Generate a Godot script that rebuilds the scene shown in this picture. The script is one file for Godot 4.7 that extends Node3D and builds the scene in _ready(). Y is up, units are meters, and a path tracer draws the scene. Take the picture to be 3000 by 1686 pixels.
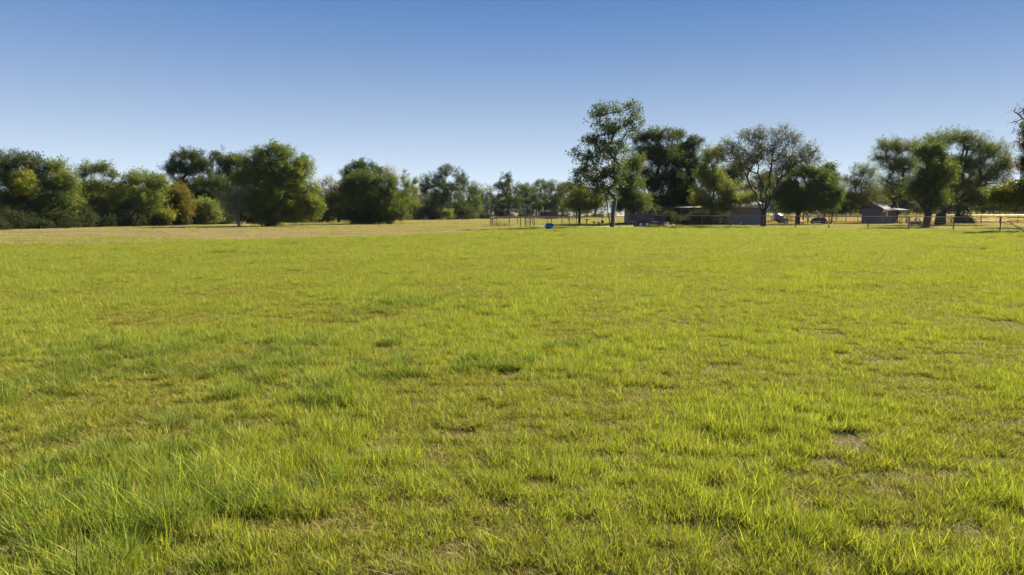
extends Node3D
# A pasture with a woodland edge, a ranch house, pipe fences and yard things. Metres, y up, camera looks along -z.

var rng := RandomNumberGenerator.new()
var used := {}
var mats := {}
var wide_noise := FastNoiseLite.new()
var fine_noise := FastNoiseLite.new()
var band_noise := FastNoiseLite.new()
var sprigs := {}

# edge of the tall green grass: x, z
const EDGE := [[-60.0, -16.0], [-45.0, -25.0], [-27.0, -36.5], [-20.5, -41.5], [-11.8, -47.5], [-5.6, -56.0], [0.0, -69.0], [5.0, -74.0], [12.0, -75.0], [17.0, -77.0], [19.0, -83.5], [43.0, -58.5], [60.0, -38.0]]

func _ready() -> void:
	# ---------------------------------------------------------------- camera, sky, sun, exposure
	var cam := Camera3D.new()
	cam.name = "camera"
	cam.position = Vector3(0, 1.8, 0)
	cam.rotation_degrees = Vector3(-6.36, 0, 0)
	cam.fov = 45.7
	cam.near = 0.05
	cam.far = 6000.0
	add_child(cam)
	var sky_mat := ProceduralSkyMaterial.new()
	sky_mat.sky_top_color = Color(0.0, 0.345, 0.61)
	sky_mat.sky_horizon_color = Color(0.815, 0.87, 0.90)
	sky_mat.sky_curve = 0.1
	sky_mat.ground_bottom_color = Color(0.30, 0.30, 0.18)
	sky_mat.ground_horizon_color = Color(0.60, 0.64, 0.62)
	sky_mat.sun_angle_max = 24.0
	sky_mat.sun_curve = 0.08
	var sky := Sky.new()
	sky.sky_material = sky_mat
	var env := Environment.new()
	env.background_mode = Environment.BG_SKY
	env.sky = sky
	env.background_energy_multiplier = 0.345
	env.tonemap_mode = Environment.TONE_MAPPER_LINEAR
	env.tonemap_exposure = 4.2
	env.sdfgi_enabled = true
	env.ssao_enabled = true
	env.ssil_enabled = true
	var we := WorldEnvironment.new()
	we.name = "environment"
	we.environment = env
	add_child(we)
	var sun := DirectionalLight3D.new()
	sun.name = "sun"
	var to_sun := Vector3(0.77 * cos(deg_to_rad(36)), sin(deg_to_rad(36)), -0.64 * cos(deg_to_rad(36))).normalized()
	sun.look_at_from_position(to_sun * 50.0, Vector3.ZERO, Vector3.UP)
	sun.light_energy = 1.6
	sun.light_color = Color(1.0, 0.94, 0.84)
	sun.light_angular_distance = 0.5
	sun.shadow_enabled = true
	add_child(sun)
	env.fog_enabled = FOG > 0.0
	env.fog_density = FOG
	env.fog_light_color = Color(0.78, 0.85, 0.95)

	wide_noise.seed = 5
	wide_noise.frequency = 0.09
	wide_noise.fractal_octaves = 3
	fine_noise.seed = 11
	fine_noise.frequency = 0.8
	fine_noise.fractal_octaves = 2
	band_noise.seed = 23
	band_noise.frequency = 0.05
	band_noise.fractal_octaves = 3
	build_materials()
	build_ground()
	build_grass()
	build_sprigs()
	for t in TREES:
		make_tree(t)
	build_fences()
	build_buildings()
	build_yard()

const FOG := 0.00005

# ================================================================ helpers
func numbered(called: String) -> String:
	if not used.has(called):
		used[called] = 0
		return called
	used[called] += 1
	return "%s_%03d" % [called, used[called]]

func thing(called: String, label: String, category: String, where: Vector3, turn := 0.0, group := "") -> Node3D:
	var o := Node3D.new()
	o.name = numbered(called)
	add_child(o)
	o.position = where
	o.rotation.y = turn
	tag(o, label, category, group)
	return o

func tag(o: Node, label: String, category: String, group := "", kind := "") -> void:
	o.set_meta("label", label)
	o.set_meta("category", category)
	if group != "":
		o.set_meta("group", group)
	if kind != "":
		o.set_meta("kind", kind)

func part(parent: Node, called: String, mesh: Mesh, m: Material, xf := Transform3D.IDENTITY) -> MeshInstance3D:
	var o := MeshInstance3D.new()
	o.name = called
	o.mesh = mesh
	o.material_override = m
	o.transform = xf
	parent.add_child(o, true)
	return o

func paint(called: String, c: Color, rough := 0.7, metal := 0.0, grain := 0.0) -> StandardMaterial3D:
	# c is a linear base colour
	var m := StandardMaterial3D.new()
	m.albedo_color = c.linear_to_srgb()
	m.roughness = rough
	m.metallic = metal
	if grain > 0.0:
		m.albedo_texture = grain_texture(grain)
		m.uv1_triplanar = true
		m.uv1_scale = Vector3(0.7, 0.7, 0.7)
	mats[called] = m
	return m

var grains := {}
func grain_texture(amount: float) -> Texture2D:
	if not grains.has(amount):
		var n := FastNoiseLite.new()
		n.seed = 77
		n.frequency = 0.03
		n.fractal_octaves = 5
		var g := Gradient.new()
		g.set_color(0, Color(1.0 - amount, 1.0 - amount, 1.0 - amount * 0.95))
		g.set_color(1, Color(1, 1, 1))
		var t := NoiseTexture2D.new()
		t.width = 256
		t.height = 256
		t.seamless = true
		t.noise = n
		t.color_ramp = g
		grains[amount] = t
	return grains[amount]

func build_materials() -> void:
	var leaf := StandardMaterial3D.new()
	leaf.vertex_color_use_as_albedo = true
	leaf.roughness = 0.58
	leaf.metallic_specular = 0.22
	leaf.backlight_enabled = true
	leaf.backlight = Color(0.85, 0.9, 0.45)
	leaf.cull_mode = BaseMaterial3D.CULL_DISABLED
	mats["leaf"] = leaf
	var grass := StandardMaterial3D.new()
	grass.vertex_color_use_as_albedo = true
	grass.roughness = 0.6
	grass.metallic_specular = 0.25
	grass.backlight_enabled = true
	grass.backlight = Color(0.95, 0.95, 0.7)
	grass.cull_mode = BaseMaterial3D.CULL_DISABLED
	mats["grass"] = grass
	paint("bark", Color(0.075, 0.06, 0.048), 0.9, 0.0, 0.45)
	paint("bark_grey", Color(0.15, 0.13, 0.115), 0.9, 0.0, 0.4)
	paint("bark_pale", Color(0.26, 0.23, 0.2), 0.9, 0.0, 0.35)
	paint("pipe", Color(0.14, 0.105, 0.09), 0.4, 0.35, 0.45)
	paint("pipe_grey", Color(0.26, 0.25, 0.24), 0.4, 0.5, 0.4)
	paint("rail", Color(0.34, 0.29, 0.26), 0.35, 0.35, 0.35)  # paler copy of pipe: sunlit look of the top rails put into colour
	paint("cable", Color(0.25, 0.24, 0.23), 0.4, 0.6)
	paint("dark_steel", Color(0.03, 0.03, 0.035), 0.5, 0.2)
	paint("rubber", Color(0.02, 0.02, 0.02), 0.9)
	paint("rim", Color(0.55, 0.57, 0.6), 0.4, 0.3)
	paint("stone_wall", Color(0.36, 0.30, 0.26), 0.9, 0.0, 0.3)
	paint("trim", Color(0.55, 0.66, 0.64), 0.5)
	paint("white", Color(0.78, 0.78, 0.76), 0.45)
	paint("roof_tan", Color(0.16, 0.11, 0.085), 0.8, 0.0, 0.35)
	paint("roof_grey", Color(0.085, 0.085, 0.08), 0.9, 0.0, 0.4)
	paint("shed_wall", Color(0.23, 0.2, 0.19), 0.9, 0.0, 0.35)
	paint("rust", Color(0.30, 0.14, 0.075), 0.85, 0.0, 0.45)
	paint("tan_wood", Color(0.45, 0.33, 0.22), 0.8, 0.0, 0.35)
	paint("grey_wood", Color(0.3, 0.27, 0.24), 0.85, 0.0, 0.35)
	paint("plum_steel", Color(0.13, 0.09, 0.095), 0.6, 0.2, 0.35)
	paint("blue_plastic", Color(0.015, 0.075, 0.22), 0.32)
	paint("blue_tarp", Color(0.03, 0.1, 0.3), 0.4)
	paint("red_steel", Color(0.3, 0.03, 0.03), 0.5, 0.2)
	paint("black_paint", Color(0.012, 0.013, 0.014), 0.22)
	paint("seat_black", Color(0.02, 0.02, 0.02), 0.6)
	paint("rock", Color(0.42, 0.31, 0.24), 0.95, 0.0, 0.35)
	paint("concrete", Color(0.5, 0.47, 0.42), 0.9, 0.0, 0.2)
	paint("terracotta", Color(0.3, 0.13, 0.08), 0.8, 0.0, 0.3)
	var glass := paint("glass", Color(0.03, 0.06, 0.07), 0.05)
	glass.metallic_specular = 0.8

class Geo:
	# collects flat-sided shapes
	var v := PackedVector3Array()
	var n := PackedVector3Array()
	var k := PackedInt32Array()
	func tri(a: Vector3, b: Vector3, c: Vector3, away: Vector3) -> void:
		var nn := (b - a).cross(c - a)
		if nn.length_squared() < 1e-14:
			return
		nn = nn.normalized()
		if nn.dot((a + b + c) / 3.0 - away) < 0:
			var t := b
			b = c
			c = t
			nn = -nn
		var i := v.size()
		v.append_array([a, c, b])
		n.append_array([nn, nn, nn])
		k.append_array([i, i + 1, i + 2])
	func quad(a: Vector3, b: Vector3, c: Vector3, d: Vector3, away: Vector3) -> void:
		tri(a, b, c, away)
		tri(a, c, d, away)
	func hexa(p: Array) -> Geo:
		# eight corners: bottom four round, top four round
		var m := Vector3.ZERO
		for q in p:
			m += q / 8.0
		quad(p[0], p[1], p[2], p[3], m)
		quad(p[4], p[5], p[6], p[7], m)
		for i in 4:
			quad(p[i], p[(i + 1) % 4], p[4 + (i + 1) % 4], p[4 + i], m)
		return self
	func box(at: Vector3, s: Vector3, turn := Basis.IDENTITY) -> Geo:
		var p := []
		for y in [-0.5, 0.5]:
			for q in [[-0.5, -0.5], [0.5, -0.5], [0.5, 0.5], [-0.5, 0.5]]:
				p.append(at + turn * Vector3(q[0] * s.x, y * s.y, q[1] * s.z))
		return hexa(p)
	func chamfer(at: Vector3, s: Vector3, b: float, turn := Basis.IDENTITY) -> Geo:
		# a box with cut edges: three boxes' hull made of rings
		var rings := []
		var h := s * 0.5
		for lv in [[-h.y, b], [-h.y + b, 0.0], [h.y - b, 0.0], [h.y, b]]:
			var x: float = h.x - lv[1]
			var z: float = h.z - lv[1]
			var ring := []
			for q in [[x, z - b], [x - b, z], [-x + b, z], [-x, z - b], [-x, -z + b], [-x + b, -z], [x - b, -z], [x, -z + b]]:
				ring.append(at + turn * Vector3(q[0], lv[0], q[1]))
			rings.append(ring)
		for r in 3:
			for i in 8:
				quad(rings[r][i], rings[r][(i + 1) % 8], rings[r + 1][(i + 1) % 8], rings[r + 1][i], at)
		for r in [0, 3]:
			for i in range(1, 7):
				tri(rings[r][0], rings[r][i], rings[r][i + 1], at)
		return self
	func tube(a: Vector3, b: Vector3, ra: float, rb: float, sides := 8, caps := true) -> Geo:
		var d := (b - a).normalized()
		var u := d.cross(Vector3.UP if absf(d.y) < 0.95 else Vector3.RIGHT).normalized()
		var w := d.cross(u)
		var i0 := v.size()
		for s in sides:
			var an := TAU * s / sides
			var o := u * cos(an) + w * sin(an)
			v.append(a + o * ra)
			v.append(b + o * rb)
			n.append(o)
			n.append(o)
		for s in sides:
			var p := i0 + 2 * s
			var q := i0 + 2 * ((s + 1) % sides)
			k.append_array([p, p + 1, q, q, p + 1, q + 1])
		if caps:
			for e in 2:
				var c := a if e == 0 else b
				var r := ra if e == 0 else rb
				for s in sides:
					var o1 := u * cos(TAU * s / sides) + w * sin(TAU * s / sides)
					var o2 := u * cos(TAU * (s + 1) / sides) + w * sin(TAU * (s + 1) / sides)
					tri(c, c + o1 * r, c + o2 * r, (a + b) * 0.5)
		return self
	func path(pts: Array, radii: Array, sides := 6) -> Geo:
		for i in pts.size() - 1:
			tube(pts[i], pts[i + 1], radii[i], radii[i + 1], sides, i == 0 or i == pts.size() - 2)
		return self
	func lathe(profile: Array, at: Vector3, sides := 20, turn := Basis.IDENTITY) -> Geo:
		# profile: [radius, height] from the bottom up, outside seen
		for i in profile.size() - 1:
			var r0: float = profile[i][0]
			var r1: float = profile[i + 1][0]
			var y0: float = profile[i][1]
			var y1: float = profile[i + 1][1]
			var nr := Vector2(y1 - y0, -(r1 - r0)).normalized()
			var i0 := v.size()
			for s in sides + 1:
				var an := TAU * s / sides
				var dir := Vector3(cos(an), 0, sin(an))
				v.append(at + turn * (dir * r0 + Vector3(0, y0, 0)))
				v.append(at + turn * (dir * r1 + Vector3(0, y1, 0)))
				var nn := turn * (dir * nr.x + Vector3(0, nr.y, 0))
				n.append(nn)
				n.append(nn)
			for s in sides:
				var p := i0 + 2 * s
				k.append_array([p, p + 2, p + 1, p + 2, p + 3, p + 1])
		return self
	func ball(at: Vector3, r: Vector3, rough := 0.0, seed_ := 1, rings := 8, sides := 12) -> Geo:
		var rg := RandomNumberGenerator.new()
		rg.seed = seed_
		var rows := []
		for i in rings + 1:
			var row := []
			var a := PI * i / rings
			for s in sides:
				var f := 1.0 + rg.randf_range(-rough, rough)
				var b := TAU * s / sides
				row.append(at + Vector3(sin(a) * cos(b), cos(a), sin(a) * sin(b)) * r * f)
			if i == 0 or i == rings:
				for s in sides:
					row[s] = row[0]
			rows.append(row)
		for i in rings:
			for s in sides:
				quad(rows[i][s], rows[i][(s + 1) % sides], rows[i + 1][(s + 1) % sides], rows[i + 1][s], at)
		return self
	func mesh() -> ArrayMesh:
		var arr := []
		arr.resize(Mesh.ARRAY_MAX)
		arr[Mesh.ARRAY_VERTEX] = v
		arr[Mesh.ARRAY_NORMAL] = n
		arr[Mesh.ARRAY_INDEX] = k
		var m := ArrayMesh.new()
		m.add_surface_from_arrays(Mesh.PRIMITIVE_TRIANGLES, arr)
		return m

func edge_z(x: float) -> float:
	for i in EDGE.size() - 1:
		if x <= EDGE[i + 1][0] or i == EDGE.size() - 2:
			var t := clampf((x - EDGE[i][0]) / (EDGE[i + 1][0] - EDGE[i][0]), 0.0, 1.0)
			return lerpf(EDGE[i][1], EDGE[i + 1][1], t)
	return -60.0

func rolling(x: float, z: float) -> float:
	var near := clampf((z + 62.0) / 12.0, 0.0, 1.0)
	return wide_noise.get_noise_2d(x * 1.6, z * 1.6) * 0.08 * near

func ground_y(x: float, z: float) -> float:
	# height on the two-metre grid that the ground sheet is made of
	var x0 := floorf(x / 2.0) * 2.0
	var z0 := floorf(z / 2.0) * 2.0 + 2.0
	var u := (x - x0) / 2.0
	var w := (z0 - z) / 2.0
	var b := rolling(x0 + 2.0, z0)
	var c := rolling(x0, z0 - 2.0)
	if u + w <= 1.0:
		var a := rolling(x0, z0)
		return a + u * (b - a) + w * (c - a)
	var d := rolling(x0 + 2.0, z0 - 2.0)
	return d + (1.0 - u) * (c - d) + (1.0 - w) * (b - d)

# ================================================================ ground
func on_drive(x: float, z: float) -> bool:
	var c := -87.0 + 0.72 * (x - 4.0)
	var w := 2.2
	return x > 2.0 and x < 17.0 and absf(z - c) < w

func build_ground() -> void:
	var xs := [-4000.0, -1500.0, -600.0, -300.0, -180.0]
	for i in 121:
		xs.append(-120.0 + i * 2.0)
	xs.append_array([180.0, 300.0, 600.0, 1500.0, 4000.0])
	var zs := [400.0, 100.0, 30.0]
	for i in 12:
		zs.append(10.0 - i * 2.0 + 0.0)
	for i in 110:
		zs.append(-14.0 - i * 2.0)
	zs.append_array([-280.0, -400.0, -800.0, -1600.0, -5000.0])
	var v := PackedVector3Array()
	var c := PackedColorArray()
	var k := PackedInt32Array()
	for z in zs:
		for x in xs:
			v.append(Vector3(x, ground_y(x, z), z))
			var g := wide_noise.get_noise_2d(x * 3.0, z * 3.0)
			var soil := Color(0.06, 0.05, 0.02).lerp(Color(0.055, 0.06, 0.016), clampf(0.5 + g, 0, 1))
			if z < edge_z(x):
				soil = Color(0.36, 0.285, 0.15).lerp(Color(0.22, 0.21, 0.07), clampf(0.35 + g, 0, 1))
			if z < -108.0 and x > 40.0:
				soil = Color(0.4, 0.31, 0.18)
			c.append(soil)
	var w := xs.size()
	for j in zs.size() - 1:
		for i in w - 1:
			var p := j * w + i
			k.append_array([p, p + w, p + 1, p + 1, p + w, p + w + 1])
	var arr := []
	arr.resize(Mesh.ARRAY_MAX)
	arr[Mesh.ARRAY_VERTEX] = v
	arr[Mesh.ARRAY_COLOR] = c
	arr[Mesh.ARRAY_INDEX] = k
	var nn := PackedVector3Array()
	nn.resize(v.size())
	nn.fill(Vector3.UP)
	arr[Mesh.ARRAY_NORMAL] = nn
	var m := ArrayMesh.new()
	m.add_surface_from_arrays(Mesh.PRIMITIVE_TRIANGLES, arr)
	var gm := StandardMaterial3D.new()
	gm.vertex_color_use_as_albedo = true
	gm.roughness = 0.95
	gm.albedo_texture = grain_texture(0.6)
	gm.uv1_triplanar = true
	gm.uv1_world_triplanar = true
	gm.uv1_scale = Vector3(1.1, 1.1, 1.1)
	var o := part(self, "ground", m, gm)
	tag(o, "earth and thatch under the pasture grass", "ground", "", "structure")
	# gravel drive between the paddock fence and the yard
	var g := Geo.new()
	for i in 15:
		var x0 := 2.0 + i
		var x1 := x0 + 1.0
		var p := []
		for x in [x0, x1]:
			var cz: float = -87.0 + 0.72 * (x - 4.0)
			p.append([Vector3(x, 0.012, cz - 2.3 - 0.3 * sin(x * 1.7)), Vector3(x, 0.012, cz + 2.3 + 0.25 * sin(x * 2.3))])
		g.quad(p[0][0], p[1][0], p[1][1], p[0][1], Vector3(x0, -9, -83))
	o = part(self, "gravel_drive", g.mesh(), paint("gravel", Color(0.42, 0.37, 0.31), 0.95, 0.0, 0.35))
	tag(o, "pale gravel drive behind the paddock fence", "drive", "", "structure")

# ================================================================ grass
func blade_patch(sd: int, count: int, half: float, h0: float, h1: float, width: float, dry: float, greens: Array, dries: Array, limp: float, uneven: float) -> ArrayMesh:
	# a square of sod; tall and low spots and browner spots are part of it
	rng.seed = sd
	var v := PackedVector3Array()
	var c := PackedColorArray()
	var k := PackedInt32Array()
	var crowns := []
	for i in int(count / 7.0):
		var q := Vector3(rng.randf_range(-half, half), 0, rng.randf_range(-half, half))
		var lump := fine_noise.get_noise_2d(q.x * 1.6 + sd * 7.3, q.z * 1.6)
		crowns.append([q, clampf(1.0 + lump * 1.5 * uneven, 0.55, 2.0) * rng.randf_range(0.8, 1.2), rng.randf(), clampf(-lump * 1.6 * uneven, 0.0, 0.6)])
	for i in count:
		var cr: Array = crowns[rng.randi() % crowns.size()]
		var p: Vector3 = cr[0] + Vector3(rng.randfn() * 0.011, 0, rng.randfn() * 0.011)
		var is_dry: bool = rng.randf() < dry + cr[3]
		var h: float = lerpf(h0, h1, pow(rng.randf(), 1.3)) * float(cr[1])
		if i % 11 == 0:
			h *= 1.7
		var az := rng.randf() * TAU
		var dir := Vector3(cos(az), 0, sin(az))
		var lean := absf(rng.randfn()) * 0.36 * limp + 0.03
		var bend := rng.randf_range(0.05, 0.6) * limp
		if is_dry:
			lean *= 2.4
			h *= 0.8
		if i % 5 == 0:                # runners and thatch near the soil
			p = Vector3(rng.randf_range(-half, half), 0.004, rng.randf_range(-half, half))
			lean = rng.randf_range(1.5, 4.0)
			h = rng.randf_range(0.015, 0.035) 
		var sa := az + rng.randf_range(-1.2, 1.2)
		var side := Vector3(-sin(sa), 0, cos(sa))
		var w := width * rng.randf_range(0.6, 1.25)
		var col: Color
		if is_dry:
			col = dries[rng.randi() % dries.size()]
		else:
			col = greens[rng.randi() % greens.size()]
			col = col.lerp(greens[int(float(cr[2]) * greens.size())], 0.35)
		var f := rng.randf_range(0.5, 1.34)
		col = Color(col.r * f, col.g * f, col.b * f)
		var i0 := v.size()
		for s in 3:
			var t := s / 3.0
			var q := p + dir * h * (lean * t + bend * t * t) + Vector3(0, h * t * (1.0 - 0.3 * bend * t), 0)
			var ww: float = w * [0.75, 1.0, 0.75][s] * 0.5
			v.append(q - side * ww)
			v.append(q + side * ww)
			c.append(col)
			c.append(col)
		v.append(p + dir * h * (lean + bend) + Vector3(0, h * (1.0 - 0.3 * bend), 0))
		c.append(col)
		k.append_array([i0, i0 + 1, i0 + 2, i0 + 1, i0 + 3, i0 + 2, i0 + 2, i0 + 3, i0 + 4, i0 + 3, i0 + 5, i0 + 4, i0 + 4, i0 + 5, i0 + 6])
	return colored_mesh(v, c, k)

func colored_mesh(v: PackedVector3Array, c: PackedColorArray, k: PackedInt32Array) -> ArrayMesh:
	var arr := []
	arr.resize(Mesh.ARRAY_MAX)
	arr[Mesh.ARRAY_VERTEX] = v
	arr[Mesh.ARRAY_COLOR] = c
	arr[Mesh.ARRAY_INDEX] = k
	var m := ArrayMesh.new()
	m.add_surface_from_arrays(Mesh.PRIMITIVE_TRIANGLES, arr)
	return m

func put(buf: PackedFloat32Array, b: Basis, o: Vector3, c: Color) -> void:
	buf.append_array([b.x.x, b.y.x, b.z.x, o.x, b.x.y, b.y.y, b.z.y, o.y, b.x.z, b.y.z, b.z.z, o.z, c.r, c.g, c.b, 1.0])

func scatter(parent: Node, called: String, mesh: Mesh, buf: PackedFloat32Array, m: Material) -> MultiMeshInstance3D:
	var mm := MultiMesh.new()
	mm.transform_format = MultiMesh.TRANSFORM_3D
	mm.use_colors = true
	mm.mesh = mesh
	mm.instance_count = buf.size() / 16
	mm.buffer = buf
	var o := MultiMeshInstance3D.new()
	o.name = called
	o.multimesh = mm
	o.material_override = m
	o.set_meta("kind", "stuff")
	parent.add_child(o, true)
	return o

func build_grass() -> void:
	var greens := [Color(0.255, 0.29, 0.04), Color(0.29, 0.32, 0.045), Color(0.19, 0.24, 0.04), Color(0.35, 0.365, 0.07), Color(0.10, 0.12, 0.028), Color(0.275, 0.30, 0.045), Color(0.30, 0.315, 0.05)]
	var dries := [Color(0.34, 0.26, 0.11), Color(0.24, 0.15, 0.065), Color(0.42, 0.35, 0.19), Color(0.16, 0.10, 0.05)]
	var kinds := []
	for i in 14:
		kinds.append(blade_patch(100 + i, 2700, 0.155, 0.026, 0.068, 0.0040, 0.1 + 0.02 * (i % 7), greens, dries, 1.0, 0.55))
	for i in 3:
		kinds.append(blade_patch(130 + i, 2500, 0.155, 0.024, 0.062, 0.0040, 0.32, greens, dries, 1.3, 1.0))
	for i in 3:
		kinds.append(blade_patch(150 + i, 2500, 0.155, 0.028, 0.08, 0.0042, 0.16, [Color(0.16, 0.225, 0.04), Color(0.20, 0.265, 0.04), Color(0.10, 0.14, 0.03), Color(0.26, 0.29, 0.04)], dries, 1.3, 0.7))
	var straw := [Color(0.32, 0.26, 0.19), Color(0.29, 0.225, 0.16), Color(0.33, 0.285, 0.21), Color(0.25, 0.195, 0.135)]
	var short := []
	for i in 6:
		short.append(blade_patch(200 + i, 1000, 0.52, 0.03, 0.09, 0.012, 0.93, greens, straw, 1.4, 0.5))
	for i in 6:
		short.append(blade_patch(220 + i, 1000, 0.52, 0.03, 0.11, 0.012, 0.4, greens, straw, 1.1, 0.5))
	for i in 4:
		short.append(blade_patch(240 + i, 700, 0.55, 0.25, 0.8, 0.016, 0.9, greens, [Color(0.4, 0.3, 0.19), Color(0.35, 0.25, 0.15), Color(0.43, 0.35, 0.23)], 0.7, 0.6))
	var bufs := []
	for i in kinds.size():
		bufs.append(PackedFloat32Array())
	var sbufs := []
	for i in short.size():
		sbufs.append(PackedFloat32Array())
	rng.seed = 4242
	var step := 0.28
	var z := -1.4
	while z > -92.0:
		var big_sod := 1.0 if z > -24.0 else 1.4 if z > -50.0 else 1.9
		var wide := absf(z) * 0.79 + 3.5
		var x := -wide
		while x < wide:
			var px := x + rng.randf_range(-0.04, 0.04)
			var pz := z + rng.randf_range(-0.04, 0.04)
			x += step * big_sod
			var over := pz - edge_z(px) + wide_noise.get_noise_2d(px * 4.0, pz * 4.0) * 3.0
			if over < 0.0 or rng.randf() > over * 0.3:
				continue
			var big := wide_noise.get_noise_2d(px, pz)          # tens of metres
			var mid := wide_noise.get_noise_2d(px * 4.0 + 50.0, pz * 4.0)   # metres
			var h := clampf(1.25 + 0.9 * mid + 0.3 * big, 0.8, 1.9)
			if over < 3.0:
				h *= 0.55 + 0.15 * over
			var dull := clampf(0.25 - 1.1 * mid, 0.0, 1.0)
			var tint := Color(0.98, 1.04, 0.95).lerp(Color(0.86, 0.76, 0.85), dull * 0.7)
			# a stand of bluer, coarser grass in the hollow at the left and some smaller ones
			var hollow := 1.0 - Vector2((px + 3.9) / 3.6, (pz + 7.6) / 2.0).length() + mid * 0.7
			var cool := clampf(maxf(big * 1.5 - 0.5, hollow * 1.1), 0.0, 0.8)
			var kind := rng.randi() % 14
			if rng.randf() < dull * 0.3 - 0.2:
				kind = 14 + rng.randi() % 3
			if rng.randf() < 0.02:            # grazed and trodden tufts
				h *= 0.7
				kind = 14 + rng.randi() % 3
			if rng.randf() < cool:
				kind = 17 + rng.randi() % 3
			var b := Basis(Vector3.UP, (rng.randi() % 4) * PI / 2 + rng.randf_range(-0.1, 0.1)).scaled(Vector3(big_sod, h * sqrt(big_sod), big_sod))
			put(bufs[kind], b, Vector3(px, ground_y(px, pz) - 0.008, pz), tint)
		z -= step * big_sod
	var o := Node3D.new()
	o.name = "pasture_grass"
	add_child(o)
	tag(o, "tall yellow green pasture grass filling the foreground", "grass", "", "stuff")
	for i in kinds.size():
		scatter(o, "grass_tuft", kinds[i], bufs[i], mats["grass"])
	# mown dry field, lawn round the house and the tan pasture beyond
	z = -20.0
	step = 0.94
	while z > -215.0:
		var s := 1.0
		if z < -115.0:
			s = 1.7
		var wide := absf(z) * 0.79 + 4.0
		var x := -wide
		while x < wide:
			var px := x + rng.randf_range(-0.08, 0.08)
			var pz := z + rng.randf_range(-0.08, 0.08)
			x += step * s
			var over := pz - edge_z(px) + wide_noise.get_noise_2d(px * 4.0, pz * 4.0) * 3.0
			if rng.randf() < (over + 0.2) * 0.3 or on_drive(px, pz):
				continue
			var band := band_noise.get_noise_2d(px * 0.35, pz * 2.2)
			var green := 0.16 + band * 1.3
			if px > 2.0:
				green += 0.5
			elif px > -30.0 and pz < -70.0 and pz > -110.0:
				green += 0.2
			var kind := rng.randi() % 6
			if rng.randf() < green:
				kind += 6
			if px > 40.0 and pz < -108.0 and pz > -150.0:
				kind = 12 + rng.randi() % 4
			var f := 1.0 + 0.25 * band_noise.get_noise_2d(px * 3.0, pz * 5.0)
			var b := Basis(Vector3.UP, (rng.randi() % 4) * PI / 2 + rng.randf_range(-0.1, 0.1)).scaled(Vector3(s, rng.randf_range(0.75, 1.3), s))
			put(sbufs[kind], b, Vector3(px, ground_y(px, pz) - 0.005, pz), Color(f, f, f))
		z -= step * s
	o = Node3D.new()
	o.name = "dry_grass"
	add_child(o)
	tag(o, "mown straw coloured grass between the green pasture and the trees", "grass", "", "stuff")
	for i in short.size():
		scatter(o, "grass_tuft", short[i], sbufs[i], mats["grass"])

# ================================================================ trees
func sprig(sd: int, leaves: int, long: float, spread: float, length: float, width: float, twigs: int, droop: float) -> ArrayMesh:
	# a leafy shoot along +y
	rng.seed = sd
	var v := PackedVector3Array()
	var c := PackedColorArray()
	var k := PackedInt32Array()
	for t in twigs:
		var a := Vector3(rng.randfn() * 0.35, 1.0, rng.randfn() * 0.35).normalized() * long * rng.randf_range(0.6, 1.1)
		var s := a.cross(Vector3(rng.randfn(), 0.2, rng.randfn())).normalized() * 0.009
		var i0 := v.size()
		v.append_array([-a * 0.3 - s, -a * 0.3 + s, a])
		c.append_array([Color(1.15, 0.95, 1.6), Color(1.15, 0.95, 1.6), Color(1.15, 0.95, 1.6)])
		k.append_array([i0, i0 + 1, i0 + 2])
	for i in leaves:
		var up := rng.randf()
		var sp := spread * (1.15 - up * 0.8)
		var p := Vector3(rng.randfn() * sp, up * long, rng.randfn() * sp)
		var d := (Vector3(rng.randfn(), rng.randfn() + 0.5 - droop, rng.randfn()) + Vector3(p.x, 0, p.z) / spread).normalized()
		var s := d.cross(Vector3(rng.randfn(), rng.randfn() + 0.8, rng.randfn())).normalized()
		var l := length * rng.randf_range(0.7, 1.25)
		var w := width * rng.randf_range(0.7, 1.25) * 0.5
		var f := rng.randf_range(0.75, 1.25)
		var col := Color(f * rng.randf_range(0.9, 1.15), f, f * rng.randf_range(0.85, 1.1))
		var i0 := v.size()
		var m := p + d * l * 0.45
		v.append_array([p, m + s * w, p + d * l, m - s * w])
		c.append_array([col, col, col, col])
		k.append_array([i0, i0 + 1, i0 + 2, i0, i0 + 2, i0 + 3])
	return colored_mesh(v, c, k)

func build_sprigs() -> void:
	for i in 3:
		sprigs["small%d" % i] = sprig(500 + i, 30, 0.75, 0.15, 0.13, 0.075, 1, 0.2)
		sprigs["large%d" % i] = sprig(510 + i, 15, 0.8, 0.2, 0.16, 0.13, 1, 0.8)
		sprigs["fine%d" % i] = sprig(520 + i, 34, 0.95, 0.13, 0.13, 0.035, 3, 0.3)
		sprigs["few%d" % i] = sprig(530 + i, 4, 0.9, 0.16, 0.15, 0.1, 6, 0.3)
		sprigs["twig%d" % i] = sprig(540 + i, 0, 1.1, 0.1, 0.1, 0.1, 6, 0.0)

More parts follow.
